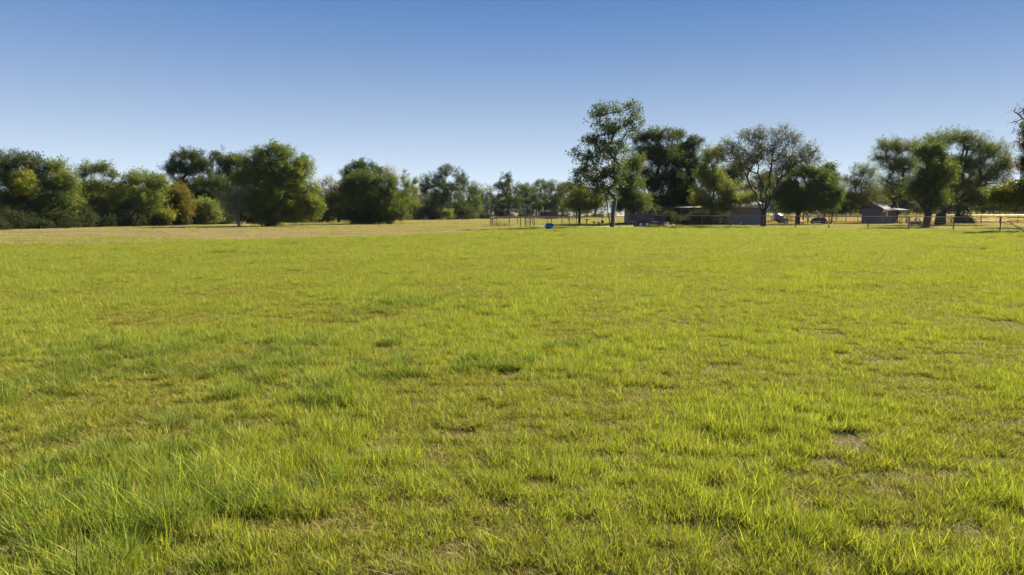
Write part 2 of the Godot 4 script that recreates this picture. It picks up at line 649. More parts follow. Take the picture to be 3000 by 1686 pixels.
# leaf sprig, colours (linear base colours), bark, clump radius, sprigs per clump, shell share
const KINDS := {
	"oak": ["small", [[0.044, 0.072, 0.025], [0.071, 0.093, 0.031], [0.056, 0.071, 0.028]], "bark", 0.85, 14],
	"oak2": ["small", [[0.051, 0.075, 0.030], [0.075, 0.089, 0.035], [0.063, 0.086, 0.033]], "bark", 0.8, 11],
	"oak3": ["small", [[0.074, 0.109, 0.033], [0.099, 0.140, 0.039], [0.116, 0.140, 0.050]], "bark", 0.75, 13],
	"elm": ["small", [[0.139, 0.174, 0.040], [0.198, 0.214, 0.047], [0.108, 0.148, 0.040]], "bark", 0.75, 10],
	"dark_elm": ["small", [[0.074, 0.102, 0.029], [0.116, 0.140, 0.037], [0.083, 0.102, 0.033]], "bark", 0.8, 11],
	"mid": ["small", [[0.099, 0.132, 0.037], [0.140, 0.165, 0.046], [0.083, 0.109, 0.037]], "bark", 0.75, 10],
	"rust": ["small", [[0.140, 0.123, 0.033], [0.198, 0.140, 0.037], [0.116, 0.132, 0.033]], "bark", 0.7, 12],
	"yellow": ["small", [[0.224, 0.239, 0.035], [0.280, 0.252, 0.043], [0.168, 0.196, 0.035]], "bark", 0.55, 11],
	"yellow2": ["large", [[0.185, 0.174, 0.023], [0.092, 0.127, 0.029], [0.230, 0.174, 0.023], [0.069, 0.092, 0.023]], "bark", 0.6, 10],
	"russet": ["small", [[0.126, 0.071, 0.031], [0.099, 0.084, 0.028], [0.155, 0.076, 0.028], [0.084, 0.091, 0.028]], "bark", 0.6, 10],
	"pale": ["small", [[0.183, 0.211, 0.071], [0.140, 0.168, 0.056], [0.211, 0.231, 0.071]], "bark_grey", 0.6, 11],
	"willow": ["small", [[0.165, 0.189, 0.057], [0.215, 0.222, 0.066], [0.123, 0.148, 0.050]], "bark_grey", 0.7, 11],
	"plume": ["small", [[0.128, 0.154, 0.041], [0.163, 0.172, 0.045]], "bark", 0.6, 9],
	"poplar": ["large", [[0.083, 0.118, 0.043], [0.116, 0.148, 0.050], [0.066, 0.090, 0.037]], "bark_grey", 0.6, 6],
	"ash": ["few", [[0.09, 0.1, 0.05], [0.11, 0.11, 0.055], [0.085, 0.085, 0.05]], "bark", 0.6, 4],
	"mesq": ["fine", [[0.116, 0.140, 0.046], [0.148, 0.156, 0.050], [0.090, 0.109, 0.041]], "bark", 0.75, 10],
	"glossy": ["small", [[0.083, 0.123, 0.037], [0.107, 0.140, 0.041]], "bark", 0.8, 8],
	"wood": ["small", [[0.053, 0.072, 0.026], [0.072, 0.090, 0.031]], "bark", 1.0, 13],
	"under": ["small", [[0.03, 0.042, 0.016], [0.042, 0.052, 0.02]], "bark", 0.7, 13, 0.9],
	"hedge": ["small", [[0.099, 0.112, 0.048], [0.119, 0.119, 0.056]], "bark_grey", 0.9, 12],
	"weed": ["few", [[0.165, 0.182, 0.099], [0.198, 0.182, 0.132]], "bark_grey", 0.3, 8, 0.35],
	"bare": ["twig", [[0.231, 0.206, 0.182]], "bark_pale", 0.5, 4],
	"bare_few": ["few", [[0.215, 0.198, 0.148], [0.198, 0.215, 0.099]], "bark_pale", 0.5, 3],
	"deadtop": ["few", [[0.099, 0.074, 0.050]], "bark_grey", 0.25, 1],
}

func make_tree(t: Dictionary) -> void:
	var kind: Array = KINDS[t.s]
	rng.seed = hash(str(t.l) + str(t.x))
	var where := Vector3(t.x, ground_y(t.x, t.z), t.z)
	var cat: String = str(t.n).split("_")[-1]
	var root := thing(t.n, t.l, cat, where, 0.0, t.get("g", ""))
	var lobes: Array = t.lobes
	var top := 0.0
	for l in lobes:
		top = maxf(top, l[1] + l[4])
	var fork: float = t.get("fork", top * 0.3)
	var P := PackedVector3Array()
	var par := PackedInt32Array()
	var stem := PackedByteArray()
	var D := PackedVector3Array()
	var free := PackedByteArray()      # limbs may start here
	var stems: Array = t.get("stems", [])
	if stems.is_empty():
		stems = [[rng.randf_range(-0.15, 0.15) * fork, fork, rng.randf_range(-0.15, 0.15) * fork]]
	P.append(Vector3(0, -0.15, 0)); par.append(-1); stem.append(1); free.append(0); D.append(Vector3.UP)
	var hub := 0
	if t.has("hc"):
		P.append(Vector3(0, t.hc, 0)); par.append(0); stem.append(1); free.append(0); D.append(Vector3.UP)
		hub = 1
	for s in stems:
		var tip := Vector3(s[0], s[1], s[2])
		var n := maxi(3, int(tip.length() / 0.6))
		var last := hub
		var off := Vector3(signf(s[0]) * 0.12, 0, signf(s[2]) * 0.12) if stems.size() > 1 else Vector3.ZERO
		for i in n:
			var f := (i + 1.0) / n
			var p := off.lerp(tip, f) + Vector3(rng.randfn(), 0, rng.randfn()) * 0.05 * sin(f * PI) * tip.length() * 0.3
			p.y = lerpf(P[hub].y, tip.y, f)
			D.append((p - P[last]).normalized())
			P.append(p); par.append(last); stem.append(1)
			free.append(1 if f > (0.35 if hub == 1 else 0.75) else 0)
			last = P.size() - 1
	# clump centres spread through the lobes, more of them towards the outside
	var vol := []
	var total := 0.0
	for l in lobes:
		var a: float = pow(l[3] * l[4] * l[5], 0.7)
		vol.append(a)
		total += a
	var spots := []
	var mid := Vector3(0, fork, 0)
	var count: int = t.k
	for li in lobes.size():
		var l: Array = lobes[li]
		for i in maxi(3, int(round(count * vol[li] / total))):
			var d := Vector3(rng.randfn(), rng.randfn(), rng.randfn()).normalized() * pow(rng.randf(), 0.42)
			var s := Vector3(l[0] + d.x * maxf(l[3] - 0.15, l[3] * 0.85), l[1] + d.y * maxf(l[4] - 0.15, l[4] * 0.85), l[2] + d.z * maxf(l[5] - 0.15, l[5] * 0.85))
			s.y = maxf(s.y, 0.25)
			spots.append([s.distance_squared_to(mid), s])
	spots.sort_custom(func(a, b): return a[0] < b[0])
	var tips := PackedInt32Array()
	for q in spots:
		var s: Vector3 = q[1]
		var best := -1
		var least := 1e9
		for j in P.size():
			if free[j] == 0:
				continue
			var e := s - P[j]
			var dd := e.length_squared()
			if e.y < 0.0:
				dd += e.y * e.y * 1.2
			if dd > least * 2.0:
				continue
			dd *= 2.6 - 1.7 * e.normalized().dot(D[j])
			if dd < least:
				least = dd
				best = j
		var from := P[best]
		var len := from.distance_to(s)
		var last := best
		var n := clampi(int(len / 0.7), 1, 5)
		for i in n:
			var f := (i + 1.0) / n
			var p := from.lerp(s, f)
			if i < n - 1:
				p += Vector3(rng.randfn() * 0.07, rng.randfn() * 0.05 - 0.12 * sin(f * PI), rng.randfn() * 0.07) * len * 0.5
			D.append((p - P[last]).normalized())
			P.append(p); par.append(last); stem.append(0); free.append(1)
			last = P.size() - 1
		tips.append(last)
	# pipe model
	var ex := 2.15
	var R := PackedFloat32Array()
	R.resize(P.size())
	for i in tips:
		R[i] = 1.0
	for i in range(P.size() - 1, 0, -1):
		if R[i] == 0.0:
			R[i] = 1.0
		R[par[i]] += R[i]
	var unit: float = t.r / pow(R[0], 1.0 / ex)
	for i in P.size():
		R[i] = maxf(unit * pow(R[i], 1.0 / ex), 0.012)
	R[0] *= 1.25
	if hub == 1:
		R[1] = maxf(R[1], t.r * 1.3)
		R[0] = maxf(R[0], t.r * 1.75)
	var trunk := Geo.new()
	var limbs := Geo.new()
	for i in range(1, P.size()):
		var a := par[i]
		var ra := minf(R[a], R[i] * 1.35) if stem[i] == 0 else R[a] if stems.size() == 1 or (a != 0 and a != hub) or i == hub else R[i] * 1.3
		var g := trunk if stem[i] == 1 else limbs
		var way := (P[i] - P[a]).normalized()
		g.tube(P[a] - way * ra * (0.45 if a > 0 else 0.0), P[i] + way * R[i] * 0.35, ra, R[i], 8 if R[i] > 0.08 else 5 if R[i] > 0.03 else 3, false)
	part(root, "trunk", trunk.mesh(), mats[kind[2]])
	var lm := part(root, "limbs", limbs.mesh(), mats[kind[2]])
	lm.set_meta("kind", "stuff")
	# foliage
	var bufs := [PackedFloat32Array(), PackedFloat32Array(), PackedFloat32Array()]
	var cr: float = kind[3]
	var cols: Array = kind[1]
	var phase := rng.randf() * 100.0
	for i in tips:
		var ctr := P[i]
		var cn := fine_noise.get_noise_3d(ctr.x * 0.4 + phase, ctr.y * 0.4, ctr.z * 0.4)
		var ci := int(clampf((cn * 1.3 + 0.5) * cols.size(), 0, cols.size() - 0.01))
		var grow := (ctr - P[par[i]]).normalized()
		grow.y += 0.25
		var subs := []
		for j in 4:
			subs.append(ctr + Vector3(rng.randfn(), rng.randfn() * 0.75, rng.randfn()) * cr * 0.5)
		subs[0] = ctr.lerp(P[par[i]], rng.randf() * 0.6)
		for j in int(kind[4] * t.get("lk", 1.0)):
			var p: Vector3 = subs[j % 4] + Vector3(rng.randfn(), rng.randfn(), rng.randfn()) * 0.13
			if p.y < 0.08:
				p.y = rng.randf_range(0.08, 0.4)
			var k: Array = cols[ci] if rng.randf() < 0.7 else cols[rng.randi() % cols.size()]
			var f := rng.randf_range(0.8, 1.25)
			var ya := (grow * 0.8 + Vector3(rng.randfn(), rng.randfn(), rng.randfn()) * 0.55).normalized()
			var xa := ya.cross(Vector3(rng.randfn(), rng.randfn(), rng.randfn())).normalized()
			var b := Basis(xa, ya, xa.cross(ya)) * Basis.from_scale(Vector3.ONE * rng.randf_range(0.7, 1.2) * (kind[5] if kind.size() > 5 else 1.0))
			put(bufs[rng.randi() % 3], b, p, Color(k[0] * f, k[1] * f, k[2] * f))
	var crown := Node3D.new()
	crown.name = "crown"
	root.add_child(crown)
	crown.set_meta("kind", "stuff")
	for i in 3:
		scatter(crown, "leaves", sprigs["%s%d" % [kind[0], i]], bufs[i], mats["leaf"])

const TREES := [
	{"n": "oak_tree", "l": "broad dark oak with the highest domed crown where the woodland edge starts", "s": "oak", "x": -54.06, "z": -74, "lobes": [[0.37,7.09,0,1.92,1.26,1.64],[-2.57,6.03,0,2.22,1.66,1.89],[2.76,6.21,0,1.85,1.33,1.57],[-0.74,4.01,0,3.51,2.03,2.99],[3.31,3.82,0,2.77,1.85,2.36],[1.1,1.62,0,4.25,1.48,3.62]], "k": 230, "r": 0.28, "g": "trees of the woodland edge beyond the dry field"},
	{"n": "elm_tree", "l": "thin topped olive elm between the broad dark oak and the feathery upright tree", "s": "elm", "x": -49.13, "z": -75, "lobes": [[-0.37,6.08,0,1.27,0.97,1.08],[0.67,4.97,0.5,1.27,1.27,1.08],[0.11,2.92,0,1.8,1.69,1.53],[0.3,1.24,0,1.69,0.9,1.43]], "k": 120, "r": 0.18, "g": "trees of the woodland edge beyond the dry field"},
	{"n": "young_tree", "l": "small yellow green young tree in front of the broad dark oak", "s": "yellow", "x": -51.03, "z": -72.2, "lobes": [[0,5.03,0,0.65,0.79,0.55],[0.07,4.13,0,0.79,0.65,0.68]], "k": 34, "r": 0.07, "fork": 2.2, "g": "trees of the woodland edge beyond the dry field"},
	{"n": "pecan_tree", "l": "feathery tree with upright fan shaped plumes above the woodland edge", "s": "plume", "x": -49.52, "z": -82, "lobes": [[-1.43,6.44,0,0.74,0.9,0.63],[-0.53,6.69,0,0.57,0.82,0.49],[0.49,6.77,0,0.61,0.82,0.52],[1.34,6.69,0,0.66,0.82,0.56],[2.04,6.2,0,0.57,0.66,0.49],[0,4.04,0,2.38,1.64,2.02],[-0.2,1.72,0,2.54,1.48,2.16]], "k": 170, "r": 0.18, "fork": 2.5, "g": "trees of the woodland edge beyond the dry field"},
	{"n": "hackberry_tree", "l": "rounded olive brown tree standing right of the feathery plumed tree", "s": "elm", "x": -44.88, "z": -84, "lobes": [[-1.04,5.64,0,1.51,1.01,1.29],[1.13,5.22,0,1.93,1.18,1.64],[-0.21,3.05,0,3.28,1.76,2.78],[0,1.3,0,3.15,1.01,2.68]], "k": 200, "r": 0.18, "g": "trees of the woodland edge beyond the dry field"},
	{"n": "elm_tree", "l": "rust tinged elm below the two tall dark oaks", "s": "rust", "x": -42.03, "z": -87, "lobes": [[-0.35,3.87,0,1.48,1.22,1.26],[0.3,2.23,0,1.48,1.22,1.26],[-0.56,1.15,0,1.52,0.87,1.29]], "k": 110, "r": 0.18, "g": "trees of the woodland edge beyond the dry field"},
	{"n": "yellow_shrub", "l": "small yellow leaved shrub at the foot of the rust tinged elm", "s": "yellow", "x": -42.25, "z": -84, "lobes": [[0,1.3,0,0.5,0.5,0.43]], "k": 16, "r": 0.04, "fork": 0.5},
	{"n": "oak_tree", "l": "tall dark oak with a wide domed crown showing sky between its limbs", "s": "oak", "x": -50.35, "z": -108, "lobes": [[0,10.28,0,2.48,0.92,2.11],[-1.99,8.99,0,1.94,0.81,1.65],[2.04,9.2,0,1.84,0.81,1.56],[-3.01,7.81,0,1.19,0.59,1.01],[-0.11,8.24,0,2.7,0.65,2.29],[2.68,8.08,0,1.19,0.54,1.01],[-0.38,5.02,0,3.78,2.27,3.21]], "k": 210, "r": 0.3, "fork": 6, "g": "trees of the woodland edge beyond the dry field"},
	{"n": "oak_tree", "l": "tall dark oak with two uneven crowns beside the domed oak", "s": "oak", "x": -43.99, "z": -106, "lobes": [[-1.05,10.12,0,1.27,0.74,1.08],[-0.16,9.07,0,1.38,0.74,1.17],[1.95,9.38,0,1.8,0.95,1.53],[1.84,7.7,0,2.33,1.17,1.98],[-0.53,5.75,0,2.65,1.91,2.25],[1.32,3.38,0,2.65,1.59,2.25]], "k": 180, "r": 0.26, "fork": 5.5, "g": "trees of the woodland edge beyond the dry field"},
	{"n": "cedar_tree", "l": "dark green cedar filling the gap under the tall oaks", "s": "oak", "x": -43.64, "z": -100, "lobes": [[-0.1,5.38,0,2.5,1.9,2.12],[-1.09,3.29,0,2.75,2,2.34],[1.89,1.8,0,3,1.7,2.55]], "k": 150, "r": 0.18, "g": "trees of the woodland edge beyond the dry field"},
	{"n": "pale_shrub", "l": "pale green leafy shrub with a sunlit top under the tall oaks", "s": "pale", "x": -41.06, "z": -92, "lobes": [[-0.32,2.62,0,1.66,0.6,1.41],[1.05,1.89,0,0.92,0.6,0.78],[-0.18,1.16,0,1.75,0.92,1.49]], "k": 70, "r": 0.06, "fork": 0.6, "stems": [[-0.6,0.9,0],[0.5,1,0.2],[0,0.8,-0.3]]},
	{"n": "elm_tree", "l": "big rounded green elm with a skirt of shoots standing alone on the dry field", "s": "elm", "x": -29.14, "z": -82, "lobes": [[1.1,8.97,0,1.07,0.74,0.91],[-0.41,8.52,0,1.48,0.7,1.25],[2.16,8.24,0,1.23,0.9,1.05],[-0.61,5.67,0,2.95,1.89,2.51],[3.14,5.87,0,2.3,1.8,1.95],[-2.73,5.87,0,1.48,1.23,1.25],[4.89,3.63,0,1.56,1.84,1.32],[1.43,3.23,0,3.77,1.97,3.21],[-1.63,2.82,0,2.05,1.72,1.74],[4.28,7.5,0,1.31,0.82,1.12],[0,0.99,0.5,2.05,0.82,1.74],[-1.83,7.5,0,1.39,0.98,1.18],[1.43,7.1,0,2.46,1.23,2.09],[3.14,1.56,0,2.05,0.82,1.74],[5.42,1.88,0,1.31,1.07,1.12]], "k": 600, "r": 0.32, "fork": 1.4, "stems": [[-0.5,2,0.1],[0.6,2.3,-0.3],[0.1,2.6,0.4]]},
	{"n": "bare_shrub_tree", "l": "leafless grey shrub tree with several thin trunks beside the big green elm", "s": "bare_few", "x": -31.41, "z": -79, "lobes": [[-0.71,3.17,0,1.42,1.03,1.21],[0.24,3.68,0,1.34,0.87,1.14],[-0.2,2.35,0,1.19,0.71,1.01]], "k": 130, "r": 0.12, "fork": 0.8, "stems": [[-0.5,2.1,0],[0,2.2,0.2],[0.5,2,-0.2]]},
	{"n": "leafless_tree", "l": "bare grey twiggy tree between the big green elm and the next dark trees", "s": "bare", "x": -33.24, "z": -125, "lobes": [[-0.19,7.26,0,1.88,1.25,1.59],[-1.24,5.77,0,1.88,1.62,1.59],[1.24,5.77,0,1.5,1.5,1.27]], "k": 120, "r": 0.16, "fork": 3},
	{"n": "elm_tree", "l": "dark elm with one clear straight trunk left of the dense bushy elm", "s": "dark_elm", "x": -28.33, "z": -112, "lobes": [[0.78,4.3,0,2.35,2.24,2],[-1.17,3.19,0,1.9,1.68,1.62],[0.5,1.91,0,2.91,0.9,2.48]], "k": 150, "r": 0.26, "fork": 2.2},
	{"n": "elm_tree", "l": "dense bushy elm with foliage down to the dry grass", "s": "dark_elm", "x": -20.34, "z": -97, "lobes": [[-0.29,6.23,0,2.72,1.46,2.31],[-2.31,4.93,0,2.04,1.75,1.73],[2.41,5.17,0,2.04,1.84,1.73],[4.34,3.25,0,1.55,1.84,1.32],[-0.14,2.76,0,4.17,2.33,3.55],[0,0.6,0,2.43,0.87,2.06],[-2.31,1.22,0,1.94,0.87,1.65],[2.41,1.13,0,1.84,0.78,1.57]], "k": 400, "r": 0.28, "fork": 0.9, "stems": [[-0.5,1.6,0],[0.5,1.5,0.2],[0,1.9,-0.3]]},
	{"n": "elm_tree", "l": "small lit elm leaning out right of the dense bushy elm", "s": "elm", "x": -17.41, "z": -96, "lobes": [[0.72,2.52,0,1.82,1.63,1.55],[1.77,1.42,0,0.86,0.86,0.73],[0.24,1.23,0,1.25,0.77,1.06]], "k": 90, "r": 0.13, "fork": 0.9},
	{"n": "oak_tree", "l": "tall dark oak whose crown rises behind the dense bushy elm", "s": "oak", "x": -26.56, "z": -122, "lobes": [[-0.12,9.56,0,2.68,0.98,2.28],[-2.3,8.59,0,1.83,0.73,1.56],[2.43,8.71,0,1.83,0.85,1.56],[0.18,6.95,0,3.78,1.59,3.21]], "k": 130, "r": 0.28, "fork": 5, "g": "trees of the woodland edge beyond the dry field"},
	{"n": "leafless_tree", "l": "bare pale twigs reaching above the right shoulder of the bushy elm", "s": "bare", "x": -21.88, "z": -124, "lobes": [[-0.18,8.7,0,1.49,1.24,1.26],[0.62,7.34,0,1.24,1.24,1.05]], "k": 80, "r": 0.13, "fork": 4},
	{"n": "slender_tree", "l": "slender pale tree standing highest in the gap left of the lone dark oak", "s": "pale", "x": -21.47, "z": -138, "lobes": [[-0.07,8.52,0,0.62,0.97,0.53],[0.21,6.74,0,0.9,1.38,0.76],[0.21,3.86,0,1.24,1.79,1.06]], "k": 44, "r": 0.1, "fork": 4},
	{"n": "slender_tree", "l": "wispy pale tree close against the lone dark oak", "s": "pale", "x": -20.04, "z": -142, "lobes": [[-0.14,8.01,0,0.99,0.99,0.84],[-0.28,6.03,0,1.28,1.42,1.09],[-0.14,3.21,0,1.42,1.85,1.21]], "k": 40, "r": 0.1, "fork": 4},
	{"n": "oak_tree", "l": "dark rounded oak rising well above the far woodland edge", "s": "oak", "x": -14.2, "z": -152, "lobes": [[0.3,10.63,0,2.43,1.37,2.07],[-2.42,8.75,0,2.74,1.67,2.33],[3.02,8.75,0,2.43,1.67,2.07],[-5.44,7.46,0,2.13,1.67,1.81],[0,5.73,0,6.69,2.74,5.68],[-0.91,2.25,0,7.3,2.13,6.2]], "k": 330, "r": 0.36, "fork": 4, "g": "trees of the woodland edge beyond the dry field"},
	{"n": "pale_shrub", "l": "small bright green shrub at the foot of the dark rounded oak", "s": "pale", "x": -13.36, "z": -140, "lobes": [[0,1.24,0,0.91,0.84,0.77]], "k": 18, "r": 0.04, "fork": 0.5},
	{"n": "hackberry_tree", "l": "grey green tree with pale drooping edge right of the dark rounded oak", "s": "dark_elm", "x": -8.91, "z": -160, "lobes": [[0.16,6.57,0,1.92,1.92,1.63],[-0.32,2.99,0,2.72,2.4,2.31]], "k": 110, "r": 0.18, "g": "trees of the woodland edge beyond the dry field"},
	{"n": "leafless_tree", "l": "thin half bare tree in the low dip of the far woodland edge", "s": "bare_few", "x": -6.5, "z": -172, "lobes": [[0.09,7.27,0,2.58,1.38,2.19],[-0.34,4.19,0,3.1,2.24,2.63]], "k": 130, "r": 0.18, "fork": 3},
	{"n": "oak_tree", "l": "little oak with a tufted top above the far woodland edge", "s": "oak", "x": -1.14, "z": -176, "lobes": [[0,10.37,0,1.5,0.88,1.27],[-0.79,8.36,0,2.64,1.58,2.24],[-0.09,4.25,0,4.22,2.99,3.59]], "k": 150, "r": 0.18, "g": "trees of the woodland edge beyond the dry field"},
	{"n": "hackberry_tree", "l": "olive green tree behind the empty gate frame", "s": "dark_elm", "x": 4.16, "z": -186, "lobes": [[-0.28,7.71,0,3.53,1.86,3],[0,3.65,0,4.46,2.79,3.79]], "k": 150, "r": 0.18, "g": "trees of the woodland edge beyond the dry field"},
	{"n": "elm_tree", "l": "green elm behind the low rust coloured sheds", "s": "dark_elm", "x": 9.16, "z": -190, "lobes": [[0,8.6,0,3.8,1.9,3.23],[-0.19,3.88,0,4.37,3.04,3.71]], "k": 150, "r": 0.18, "g": "trees of the woodland edge beyond the dry field"},
	{"n": "hackberry_tree", "l": "olive tree between the rust coloured sheds and the birdbath", "s": "dark_elm", "x": 13.98, "z": -190, "lobes": [[-0.28,8.22,0,3.23,1.71,2.75],[0,3.69,0,4.37,2.85,3.71]], "k": 150, "r": 0.18, "g": "trees of the woodland edge beyond the dry field"},
	{"n": "oak_tree", "l": "dark low oak directly behind the birdbath tree", "s": "oak", "x": 16.05, "z": -170, "lobes": [[0,7.2,0,3.4,1.87,2.89],[0.84,3.66,0,4.42,2.55,3.76]], "k": 150, "r": 0.18, "g": "trees of the woodland edge beyond the dry field"},
	{"n": "woodland_tree", "l": "dark tree of the second row half hidden behind the woodland edge", "s": "wood", "x": -66.38, "z": -84, "lobes": [[-0.42,6.81,0,1.85,0.84,1.57],[1.04,6.06,0,1.93,1.18,1.64],[0,3.05,0,2.77,1.68,2.36],[0,1.3,0,2.6,0.76,2.21]], "k": 130, "r": 0.18, "g": "hidden second row of the woodland"},
	{"n": "woodland_tree", "l": "dark tree of the second row half hidden behind the woodland edge", "s": "wood", "x": -65.84, "z": -92, "lobes": [[-0.46,6.37,0,2.02,0.92,1.72],[1.14,5.55,0,2.12,1.29,1.8],[0,3.17,0,3.04,1.84,2.58],[0,1.25,0,2.85,0.83,2.42]], "k": 130, "r": 0.18, "g": "hidden second row of the woodland"},
	{"n": "woodland_tree", "l": "dark tree of the second row half hidden behind the woodland edge", "s": "wood", "x": -63.74, "z": -95, "lobes": [[-0.47,5.34,0,2.09,0.95,1.78],[1.18,4.49,0,2.19,1.33,1.86],[0,3.22,0,3.14,1.9,2.66],[0,1.23,0,2.94,0.85,2.5]], "k": 130, "r": 0.18, "g": "hidden second row of the woodland"},
	{"n": "woodland_tree", "l": "dark tree of the second row half hidden behind the woodland edge", "s": "wood", "x": -61.37, "z": -98, "lobes": [[-0.49,4.72,0,2.16,0.98,1.83],[1.22,3.84,0,2.25,1.37,1.92],[0,3.26,0,3.23,1.96,2.75],[0,1.22,0,3.04,0.88,2.58]], "k": 130, "r": 0.18, "g": "hidden second row of the woodland"},
	{"n": "woodland_tree", "l": "dark tree of the second row half hidden behind the woodland edge", "s": "wood", "x": -58.15, "z": -100, "lobes": [[-0.5,5.18,0,2.2,1,1.87],[1.24,4.28,0,2.3,1.4,1.96],[0,3.29,0,3.3,2,2.81],[0,1.2,0,3.1,0.9,2.63]], "k": 130, "r": 0.18, "g": "hidden second row of the woodland"},
	{"n": "woodland_tree", "l": "dark tree of the second row half hidden behind the woodland edge", "s": "wood", "x": -55.17, "z": -100, "lobes": [[-0.5,4.78,0,2.2,1,1.87],[1.24,3.89,0,2.3,1.4,1.96],[0,3.29,0,3.3,2,2.81],[0,1.2,0,3.1,0.9,2.63]], "k": 130, "r": 0.18, "g": "hidden second row of the woodland"},
	{"n": "woodland_tree", "l": "dark tree of the second row half hidden behind the woodland edge", "s": "wood", "x": -55.29, "z": -108, "lobes": [[-0.54,4.59,0,2.38,1.08,2.02],[1.34,3.62,0,2.48,1.51,2.11],[0,3.41,0,3.56,2.16,3.03],[0,1.16,0,3.35,0.97,2.85]], "k": 130, "r": 0.18, "g": "hidden second row of the woodland"},
	{"n": "woodland_tree", "l": "dark tree of the second row half hidden behind the woodland edge", "s": "wood", "x": -57, "z": -122, "lobes": [[-0.61,5.44,0,2.68,1.22,2.28],[1.52,4.35,0,2.81,1.71,2.39],[0,3.62,0,4.03,2.44,3.42],[0,1.07,0,3.78,1.1,3.21]], "k": 130, "r": 0.18, "g": "hidden second row of the woodland"},
	{"n": "woodland_tree", "l": "dark tree of the second row half hidden behind the woodland edge", "s": "wood", "x": -51.54, "z": -122, "lobes": [[-0.61,5.44,0,2.68,1.22,2.28],[1.52,4.35,0,2.81,1.71,2.39],[0,3.62,0,4.03,2.44,3.42],[0,1.07,0,3.78,1.1,3.21]], "k": 130, "r": 0.18, "g": "hidden second row of the woodland"},
	{"n": "woodland_tree", "l": "dark tree of the second row half hidden behind the woodland edge", "s": "wood", "x": -44.57, "z": -118, "lobes": [[-0.59,5.32,0,2.6,1.18,2.21],[1.47,4.26,0,2.71,1.65,2.31],[0,3.56,0,3.89,2.36,3.31],[0,1.1,0,3.66,1.06,3.11]], "k": 130, "r": 0.18, "g": "hidden second row of the woodland"},
	{"n": "woodland_tree", "l": "dark tree of the second row half hidden behind the woodland edge", "s": "wood", "x": -38.77, "z": -120, "lobes": [[-0.6,5.38,0,2.64,1.2,2.24],[1.49,4.3,0,2.76,1.68,2.35],[0,3.59,0,3.96,2.4,3.37],[0,1.08,0,3.72,1.08,3.16]], "k": 130, "r": 0.18, "g": "hidden second row of the woodland"},
	{"n": "woodland_tree", "l": "dark tree of the second row half hidden behind the woodland edge", "s": "wood", "x": -38.24, "z": -135, "lobes": [[-0.67,4.82,0,2.97,1.35,2.52],[1.68,3.61,0,3.11,1.89,2.64],[0,3.81,0,4.46,2.7,3.79],[0,1,0,4.19,1.22,3.56]], "k": 130, "r": 0.18, "g": "hidden second row of the woodland"},
	{"n": "woodland_tree", "l": "dark tree of the second row half hidden behind the woodland edge", "s": "wood", "x": -34.09, "z": -140, "lobes": [[-0.7,4.93,0,3.08,1.4,2.62],[1.74,3.68,0,3.22,1.96,2.74],[0,3.89,0,4.62,2.8,3.93],[0,0.97,0,4.34,1.26,3.69]], "k": 130, "r": 0.18, "g": "hidden second row of the woodland"},
	{"n": "woodland_tree", "l": "dark tree of the second row half hidden behind the woodland edge", "s": "wood", "x": -27.52, "z": -142, "lobes": [[-0.71,5.68,0,3.12,1.42,2.66],[1.76,4.41,0,3.27,1.99,2.78],[0,3.92,0,4.69,2.84,3.98],[0,0.95,0,4.4,1.28,3.74]], "k": 130, "r": 0.18, "g": "hidden second row of the woodland"},
	{"n": "woodland_tree", "l": "dark tree of the second row half hidden behind the woodland edge", "s": "wood", "x": -24.03, "z": -156, "lobes": [[-0.78,4.9,0,3.43,1.56,2.92],[1.94,3.5,0,3.59,2.18,3.05],[0,4.12,0,5.15,3.12,4.38],[0,0.87,0,4.84,1.4,4.11]], "k": 130, "r": 0.18, "g": "hidden second row of the woodland"},
	{"n": "woodland_tree", "l": "dark tree of the second row half hidden behind the woodland edge", "s": "wood", "x": -20.52, "z": -172, "lobes": [[-0.85,5.65,0,3.78,1.72,3.22],[2.14,4.11,0,3.96,2.41,3.36],[0,4.36,0,5.68,3.44,4.82],[0,0.77,0,5.33,1.55,4.53]], "k": 130, "r": 0.18, "g": "hidden second row of the woodland"},
	{"n": "woodland_tree", "l": "dark tree of the second row half hidden behind the woodland edge", "s": "wood", "x": -10.85, "z": -182, "lobes": [[-0.9,4.51,0,4,1.82,3.4],[2.26,2.88,0,4.19,2.55,3.56],[0,4.51,0,6.01,3.64,5.11],[0,0.72,0,5.64,1.64,4.8]], "k": 130, "r": 0.18, "g": "hidden second row of the woodland"},
	{"n": "woodland_tree", "l": "dark tree of the second row half hidden behind the woodland edge", "s": "wood", "x": -5.67, "z": -190, "lobes": [[-0.94,5.58,0,4.18,1.9,3.55],[2.36,3.88,0,4.37,2.66,3.71],[0,4.63,0,6.27,3.8,5.33],[0,0.67,0,5.89,1.71,5.01]], "k": 130, "r": 0.18, "g": "hidden second row of the woodland"},
	{"n": "woodland_tree", "l": "dark tree of the second row half hidden behind the woodland edge", "s": "wood", "x": 1.99, "z": -200, "lobes": [[-0.99,6.27,0,4.4,2,3.74],[2.48,4.48,0,4.6,2.8,3.91],[0,4.78,0,6.6,4,5.61],[0,0.61,0,6.2,1.8,5.27]], "k": 130, "r": 0.18, "g": "hidden second row of the woodland"},
	{"n": "woodland_tree", "l": "dark tree of the second row half hidden behind the woodland edge", "s": "wood", "x": 7.13, "z": -205, "lobes": [[-1.02,6.89,0,4.51,2.05,3.83],[2.55,5.06,0,4.71,2.87,4.01],[0,4.86,0,6.76,4.1,5.75],[0,0.58,0,6.35,1.84,5.4]], "k": 130, "r": 0.18, "g": "hidden second row of the woodland"},
